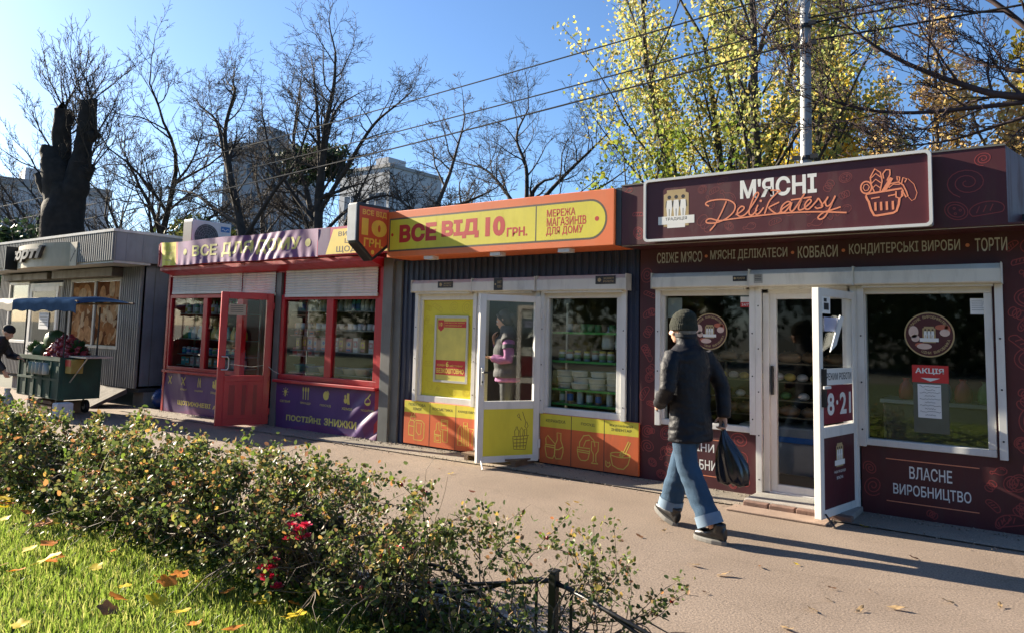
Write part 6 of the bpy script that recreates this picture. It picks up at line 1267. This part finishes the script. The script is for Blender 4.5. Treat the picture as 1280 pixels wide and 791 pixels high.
# ------------------------------------------------------------------ buildings behind
def block(name, label, c, w, d, h, ang, m, rows, cols, wm, roofh=.6):
    t = thing(name,label,'building',(c[0],c[1],-.2)); cs_,sn = math.cos(ang),math.sin(ang); xf = lambda x,y,z:(c[0]+x*cs_-y*sn,c[1]+x*sn+y*cs_,z)
    MB(xf).box(-w/2,w/2,-d/2,d/2,-.2,h).build('wall',m,t); b = MB(xf); b.box(-w/2-.15,w/2+.15,-d/2-.15,d/2+.15,h,h+roofh); b.build('parapet',mat('parapet',(.25,.25,.25),.7),t)
    MB(xf).box(-w*.15,w*.1,-1.5,1.5,h+roofh,h+roofh+1.8).build('lift_house',m,t)
    for j in range(rows):
        for i in range(cols):
            x = -w/2+w*(i+.5)/cols; z = h-(j+.75)*h/(rows+.5); ww,hh = w/cols*.26,h/(rows+.5)*.24
            f = MB(xf); f.box(x-ww-.08,x+ww+.08,-d/2-.06,-d/2-.002,z-hh-.08,z+hh+.08); f.box(x-ww*.06,x+ww*.06,-d/2-.09,-d/2-.061,z-hh,z+hh); o = f.build('window',gm['grey'],t); f = MB(xf); f.box(x-ww,x-ww*.06,-d/2-.075,-d/2-.062,z-hh,z+hh); f.box(x+ww*.06,x+ww,-d/2-.075,-d/2-.062,z-hh,z+hh); f.build('pane',wm,o)
    return t
WM = mat('far_window',(.05,.06,.08),.15); PB = mat('pale_panel',(.40,.41,.42),.8,.06,.4,dirt=.1); PB2 = mat('bluish_panel',(.40,.42,.45),.8,.08,.4,dirt=.1); PB3 = mat('cream_panel_far',(.34,.34,.35),.8,.08,.4,dirt=.15)
block('apartment_block','low grey block behind the pollarded stump at the far left',(-71,27,0),12,8,12.0,R(-12),PB2,4,6,WM)
block('apartment_block','tall pale block hidden by bare branches behind the red kiosk',(-55,39,0),5.6,6,16.2,R(22),PB3,6,3,WM)
block('apartment_block','smooth white block rising left of the orange sign',(-66,64,0),8.6,9,20.2,R(0),PB,3,2,WM,.4)
# ------------------------------------------------------------------ pole and cables
LP = mat('galvanised_pole',(.34,.35,.36),.5,.1,5,metal=.2)
lp = thing('utility_pole','pale grey steel pole rising behind the maroon kiosk and carrying cables','pole',(-2.74,10.6,-.1))
b = MB(); b.tube([(-2.74,10.6,-.1),(-2.74,10.6,4),(-2.72,10.6,9)],[.085,.078,.062],16); b.build('shaft',LP,lp,smooth=True)
for z in (4.05,5.66,5.95): b = MB(); b.tube([(-2.73,10.6,z-.03),(-2.73,10.6,z+.03)],.088,16); b.box(-2.66,-2.56,10.48,10.52,z-.03,z+.03); b.box(-2.90,-2.80,10.48,10.52,z-.03,z+.03); b.build('clamp',BLACK,lp)
CAB = mat('black_cable',(.012,.012,.013),.6)
def cable(a, c, sag, label, r=.013, n=28):
    b = MB(); b.tube([(a[0]+(c[0]-a[0])*t,a[1]+(c[1]-a[1])*t,a[2]+(c[2]-a[2])*t-sag*4*t*(1-t)) for t in np.linspace(0,1,n)],r,5); b.build('cable',CAB,None,label=label,cat='cable',group='overhead cables')
cable((-2.8,10.5,6.48),(-40,11.2,5.9),.25,'uppermost overhead cable running left from the pale pole'); cable((-2.8,10.5,5.95),(-40,11.2,5.3),.30,'middle overhead cable running left from the pale pole'); cable((-2.8,10.5,5.70),(-40,11.2,4.8),.35,'lowest overhead cable running left from the pale pole',.016)
cable((-2.66,10.5,6.03),(9,10.8,6.5),.15,'upper pair cable running right from the pole through the bare branches'); cable((-2.66,10.5,5.95),(9,10.8,6.3),.18,'lower pair cable running right from the pole through the bare branches',.015); cable((-2.66,10.5,5.70),(9,10.8,6.0),.2,'lowest cable running right from the pale pole',.015)
cable((-2.70,10.5,6.9),(3.2,9.4,4.9),.12,'slanting service cable dropping right from the pole top'); cable((-2.68,10.5,6.75),(4.6,12.0,5.2),.2,'second slanting cable dropping right behind the bare branches')
b = MB(); b.tube([(-2.66,10.5,6.05),(-2.60,10.5,6.3),(-2.45,10.5,6.55),(-2.3,10.45,6.85)],.010,5); b.tube([(-2.66,10.5,5.70),(-2.58,10.5,5.55),(-2.64,10.5,5.50)],.010,5); b.build('cable_loop',CAB,None,label='loose cable loop hanging beside the pale pole',cat='cable')
# ------------------------------------------------------------------ low iron fence
FI = mat('black_iron',(.010,.010,.011),.42,.2,12,bump=.1)
fe = thing('garden_fence','low black iron fence of bent crossing bars inside the rose hedge','fence',(-6,3.0,0)); FY = 2.98
posts = [-1.91-1.48*k for k in range(9)]
for x in posts+[-.43]:
    b = MB(); b.box(x-.019,x+.019,FY-.019,FY+.019,gz(x)-.02,gz(x)+.45); b.box(x-.023,x+.023,FY-.023,FY+.023,gz(x)+.4505,gz(x)+.462); b.build('post',FI,fe,bevel=.003)
    for d in (-.095,.095): b = MB(); b.tube([(x+d,FY,gz(x)+.02),(x+d,FY,gz(x)+.40)],.0075,6); b.build('upright_bar',FI,fe)
def rail(P, x0, s): b = MB(); b.tube([(x0+u*s,FY+.002*k,gz(x0+u*s)+z) for k,(u,z) in enumerate(P)],.0095,7); b.build('bent_bar',FI,fe,smooth=True)
for x in posts+[-.43]:
    s = 1.48; x0 = x-s
    a = [(t,.30+.10*math.cos(t*2*math.pi)) for t in np.linspace(0,1,17)]; rail(a,x0,s)
    rail([(t,.41-.36*t) for t in (0,.25,.5,.75,1)],x0,s); rail([(t,.05+.36*t) for t in (0,.25,.5,.75,1)],x0,s)
    rail([(t,.20-.13*math.cos(t*2*math.pi)) for t in np.linspace(0,1,17)],x0,s)
# ------------------------------------------------------------------ rose hedge: one shrub after another
RL = leafmat('rose_leaves',[(.045,.072,.022),(.085,.118,.032),(.145,.170,.048),(.25,.22,.08),(.34,.19,.10),(.22,.10,.06)],.4,.5,.35,[0,.38,.70,.88,.96,1])
RL2 = leafmat('fresh_rose_leaves',[(.14,.24,.03),(.24,.30,.05),(.48,.30,.08),(.42,.14,.07)],.4,.4,.4)
ROSE = leafmat('rose_petals',[(.70,.03,.09),(.80,.06,.14),(.60,.02,.06)],.25,.5,.3)
HIP = mat('rose_hip',(.32,.02,.015),.3,.1,20)
def shrub(cx, label, seed, n, wx=.55, hmax=.70, cy=2.98, cane=34, leafy=1.0, size=.030, reach=None, lowk=.12):
    z0 = gz(cx)+.03; t = thing('rose_shrub',label,'rose shrub',(cx,cy,z0),'rose shrubs of the hedge'); T = Tree(seed); q = T.q; pts = []
    for k in range(cane):
        x,y = cx+q.uniform(-wx,wx)*.9,cy+q.uniform(-.22,.16); a = q.uniform(0,6.28); tilt = q.uniform(.1,.9); L = hmax*q.uniform(.75,1.35)
        d = (math.cos(a)*tilt+(reach or 0)*q.uniform(.2,1.2),math.sin(a)*tilt*.62,1); P,D = T.path((x,y,z0),d,L,7,.16,-.03,.55)
        P = [p if p[2] > z0 else np.array((p[0],p[1],z0+.02)) for p in P]; T.tube(P,np.linspace(.006,.0022,8),4); pts += [(p,1) for p in P[2:]]
        for j in range(7):
            i = q.integers(1,7); P2,D2 = T.path(P[i],D[i]+q.normal(0,.7,3),q.uniform(.12,.34),4,.22,.05,.2); T.tube(P2,np.linspace(.0032,.0013,5),3); pts += [(p,1) for p in P2[1:]]
    T.mesh('canes',TWIG,t); pts = np.array([p for p,_ in pts]); pts = pts[pts[:,2] > z0+.05]
    cl_ = np.array([MN.noise(Vector(p*4.2)) for p in pts]); pts = pts[(cl_ > -.08)|(q.random(len(pts)) < .2)]
    w = np.clip((pts[:,2]-z0)/hmax,.12,1); pts = pts[q.random(len(pts)) < (lowk+(1-lowk)*w**1.5)]
    V,F = leaves_at(pts,q,int(n*1.05*leafy),size,.030,.68); np_mesh('foliage',V,F,RL,t)
    hi = pts[pts[:,2] > z0+hmax*.45]; V,F = leaves_at(hi if len(hi) else pts,q,int(n*leafy*.10),size*1.15,.03,.7); np_mesh('young_foliage',V,F,RL2,t)
    b = MB(); 
    for k in range(5):
        p = pts[q.integers(0,len(pts))]; b2 = MB(); b2.ell(p,(.009,.009,.010),8,6); b2.build('rose_hip',HIP,t,smooth=True)
    return t, pts
labs = ['thin right end shrub of the rose hedge arching over the iron fence','second rose shrub from the right end beside the black fence post','rose shrub in front of the open white door','rose shrub carrying clusters of red blooms','rose shrub in front of the grey corner post','rose shrub below the right purple banner','rose shrub in front of the open red door','rose shrub below the left purple banner','rose shrub left of the red kiosk corner','rose shrub in front of the grey kiosk corner','rose shrub with orange leaves in front of the stall','far left rose shrub in front of the stall seller']
xs_ = [-1.95,-2.55,-3.2,-3.85,-4.55,-5.35,-6.2,-7.1,-8.1,-9.3,-10.6,-12.0]
PT = {}
for k,(x,l) in enumerate(zip(xs_,labs)):
    n = (1200,2200,3300,4400,4800,4800,4700,4500,4200,4000,4000,4000)[k]; w = (.36,.42,.45,.45,.48,.52,.56,.6,.68,.75,.8,.85)[k]
    t,PT[k] = shrub(x,l,100+k,n,w,(.54,.64,.67,.67,.65,.64,.64,.64,.65,.66,.70,.70)[k],cane=(15,20,30,36,36,36,36,36,36,36,36,36)[k],size=.026+.0018*k,reach=.30 if k == 0 else 0,lowk=.0 if k < 3 else .10)
    if k == 3: bloom_host = t
    if k == 10:
        q = np.random.default_rng(5); hi = PT[k][PT[k][:,2] > gz(x)+.45]; V,F = leaves_at(hi[hi[:,0] > x-.1] if (hi[:,0] > x-.1).any() else hi,q,420,.055,.06); np_mesh('orange_foliage',V,F,leafmat('orange_rose_leaves',[(.50,.20,.03),(.62,.30,.04),(.40,.10,.02)],.4),t)
def bloom(c, r, seed):
    q = np.random.default_rng(seed); V = []; F = []
    for ring_,(n,e,s) in enumerate(((5,.15,1.0),(6,.6,.85),(5,1.0,.62),(4,1.35,.4))):
        for k in range(n):
            a = 6.283*k/n+ring_*.5+q.uniform(-.2,.2); d = np.array([math.cos(a)*math.cos(e),math.sin(a)*math.cos(e),math.sin(e)]); w = np.array([-math.sin(a),math.cos(a),0]); u = np.cross(d,w)
            i = len(V); V += [c, c+(d*.75+w*.55)*r*s, c+(d*1.1+u*.1)*r*s, c+(d*.75-w*.55)*r*s]; F.append((i,i+1,i+2,i+3))
    return V,F
cl = [(-3.38,2.66,.49),(-3.40,2.64,.43),(-3.36,2.66,.40),(-3.43,2.66,.44),(-3.35,2.62,.45),(-3.27,2.64,.46),(-3.25,2.64,.41),(-3.30,2.63,.39),(-3.29,2.62,.44),(-3.40,2.63,.37),(-3.55,2.62,.17),(-3.51,2.61,.20),(-3.58,2.62,.14),(-3.53,2.60,.14),(-3.60,2.62,.18),(-3.49,2.61,.16),(-3.50,2.62,.24),(-3.46,2.62,.11),(-4.6,2.75,.45),(-5.3,2.72,.34),(-2.7,2.75,.42),(-2.75,2.72,.36)]
for k,c in enumerate(cl): V,F = bloom(np.array(c)+np.array([0,0,.03]),.030+.008*(k%3)/2,k); np_mesh('bloom',V,F,ROSE,bloom_host)
b = MB(); [b.tube([(c[0]+.02,c[1]+.15,max(.08,c[2]-.25)),(c[0],c[1],c[2]+.02)],.003,4) for c in cl]; b.build('bloom_stem',TWIG,bloom_host)
# ------------------------------------------------------------------ lawn
q = np.random.default_rng(7)
GR = leafmat('grass_blades',[(.10,.16,.02),(.18,.26,.035),(.27,.35,.06),(.42,.40,.13)],.55,.45,.35)
def blades(n, x0, x1, y0, y1, h, wd):
    x = q.uniform(x0,x1,n); y = q.uniform(y0,y1,n); z = np.array([gz(v) for v in x])+.015; a = q.uniform(0,6.283,n); hh = h*(.45+.75*q.random(n)); w = wd*(.7+.6*q.random(n)); ln = q.uniform(.1,.8,n); b_ = a+q.normal(0,.6,n)
    c = np.stack([x,y,z],1); s = np.stack([np.cos(a),np.sin(a),0*a],1)*w[:,None]; d = np.stack([-np.sin(b_),np.cos(b_),0*a],1)
    m1 = c+np.array([0,0,1])*(hh*.55)[:,None]+d*(hh*.22*ln)[:,None]; tp = c+np.array([0,0,1])*(hh*(1-.25*ln))[:,None]+d*(hh*.75*ln)[:,None]
    V = np.stack([c-s,c+s,m1+s*.8,m1-s*.8,tp],1).reshape(-1,3); i = np.arange(n)[:,None]*5
    return V, np.concatenate([i+np.array([[0,1,2]]),i+np.array([[0,2,3]]),i+np.array([[3,2,4]])],1).reshape(-1,3)
A = blades(52000,-8.6,-2.2,1.2,2.80,.085,.0036); B = blades(16000,-16,-8.6,.6,2.80,.10,.006); C_ = blades(12000,-2.2,4,-1,2.6,.085,.005); D_ = blades(12000,-9,-1,-1.5,1.2,.085,.005); E_ = blades(2600,-8.6,-2.9,2.70,2.86,.15,.0045)
V = []; F = []; o_ = 0
for v,f in (A,B,C_,D_,E_): V.append(v); F.append(f+o_); o_ += len(v)
np_mesh('grass',np.concatenate(V),np.concatenate(F),GR,kind='stuff')
# clover and weeds at the hedge foot
wq = np.random.default_rng(17); pts = np.stack([wq.uniform(-8,-1.4,900),wq.uniform(2.62,3.12,900),wq.uniform(.05,.12,900)],1); Vw,Fw = leaves_at(pts,wq,9000,.035,.03,.8,flat=.5); np_mesh('weeds',Vw,Fw,leafmat('weed_leaves',[(.03,.07,.015),(.07,.13,.02),(.15,.17,.03),(.16,.10,.03)],.35),kind='stuff')
# ------------------------------------------------------------------ fallen leaves
def leaf_mesh(name, m, shape, curl):
    n = 26; P = []
    for k in range(n):
        a = 2*math.pi*k/n; r = (.6+.4*abs(math.cos(a*2.5))**.6)*(1.1 if math.cos(a) > .2 else .85) if shape == 'maple' else (1-.45*abs(math.sin(a)))*(1.05 if abs(a) < .3 else 1)
        x,y = r*math.cos(a),r*math.sin(a)*(1 if shape == 'maple' else .62); P.append((x,y,curl*(x*x*.5+y*y)+.06*math.sin(a*3)))
    b = MB(); b.add(P+[(0,0,0)],[(k,(k+1)%n,n) for k in range(n)]); b.tube([(-.75,0,.05),(-1.3,.06,.12)],[.035,.02],4)
    o = b.build(name,m,None,smooth=True,loc=(0,0,0)); return o
LC = {'yellow':(.80,.58,.03),'orange':(.75,.25,.03),'brown':(.20,.10,.05),'pale':(.46,.32,.17)}
LM = {}; q = random.Random(12)
for c,v in LC.items():
    for sh in ('maple','oval'): LM[c,sh] = leaf_mesh('fallen_leaf',leafmat('%s_%s_leaf'%(c,sh),[tuple(x*.8 for x in v),v],.35),sh,.16 if sh == 'maple' else .3)
used = set()
def drop(c, sh, x, y, z, s, label, group):
    o = LM[c,sh]
    if (c,sh) in used: o = dup(o,(0,0,0))
    used.add((c,sh)); o.location = (x,y,z); o.scale = (s,s,s); o.rotation_euler = (q.uniform(-.35,.35),q.uniform(-.35,.35),q.uniform(0,6.28)); o['label'] = label; o['category'] = 'leaf'; o['group'] = group
for k in range(64):
    c = q.choice(['yellow','yellow','orange','orange','brown','pale']); x,y = q.uniform(-8.5,-2.9),q.uniform(1.3,2.65); drop(c,q.choice(['maple','maple','oval']),x,y,gz(x)+q.uniform(.075,.10),q.uniform(.035,.062),c+' fallen leaf lying on the sunlit lawn','fallen leaves on the lawn')
for (x,y,c,s) in ((-5.93,2.45,'orange',.065),(-5.95,2.50,'yellow',.062),(-5.35,2.25,'orange',.055),(-4.10,2.35,'orange',.06),(-3.95,2.5,'yellow',.06),(-4.05,2.05,'orange',.06),(-5.0,2.1,'yellow',.07),(-7.0,2.6,'yellow',.075),(-6.7,2.45,'yellow',.062)): drop(c,'maple',x,y,gz(x)+.105,s,'large %s maple leaf lying on the sunlit lawn'%c,'large maple leaves on the lawn')
pav = [(905,718,.055,'pale'),(867,706,.05,'pale'),(1075,762,.045,'pale'),(1015,762,.05,'pale'),(985,786,.05,'pale'),(1120,760,.055,'pale'),(1185,752,.045,'pale'),(1250,757,.04,'pale'),(870,603,.05,'yellow'),(1080,658,.05,'yellow'),(950,708,.03,'brown'),(880,740,.03,'brown'),(830,663,.035,'pale'),(1040,735,.03,'brown')]
def unproj(px, py):
    d = rt2*((px-640)/925)-up2*((py-330)/925)+fw; t = (.008-EYE)/d.z; return d.x*t, d.y*t
for px,py,s,c in pav: x,y = unproj(px,py); drop(c,'oval',x,y,.014,s*.9,'%s fallen leaf on the paved walkway near the walking man'%c,'fallen leaves on the walkway')
for k in range(34):
    x,y = q.uniform(-12,1.5),q.uniform(3.35,6.9); c = q.choice(['pale','brown','brown','yellow']); drop(c,'oval',x,y,gz(x)+.012,q.uniform(.018,.036),'small curled %s leaf on the paved walkway'%c,'small curled leaves on the walkway')
for k,o in LM.items():
    if k not in used: bpy.data.objects.remove(o)

# grit swept against the foot of the shops
gq = np.random.default_rng(23); V = []; F = []
for k in range(1500):
    x = gq.uniform(-13.4,-.1); y = 7.40-abs(gq.normal(0,.10)) if gq.random() < .7 else 6.86+gq.normal(0,.06); s_ = gq.uniform(.003,.011)*(1.6 if -8.2 < x < -7.2 else 1); c = np.array((x,y,gz(x)+.014+s_*.4)); i = len(V)
    V += [c+np.array(d)*s_*gq.uniform(.6,1.2) for d in ((1,0,0),(0,1,0),(-1,0,0),(0,-1,0),(0,0,.9),(0,0,-.9))]; F += [(i,i+1,i+4),(i+1,i+2,i+4),(i+2,i+3,i+4),(i+3,i,i+4),(i+1,i,i+5),(i+2,i+1,i+5),(i+3,i+2,i+5),(i,i+3,i+5)]
np_mesh('gravel',V,F,leafmat('grit',[(.10,.08,.06),(.26,.21,.17),(.36,.32,.27)],0,.9,.2),kind='stuff')
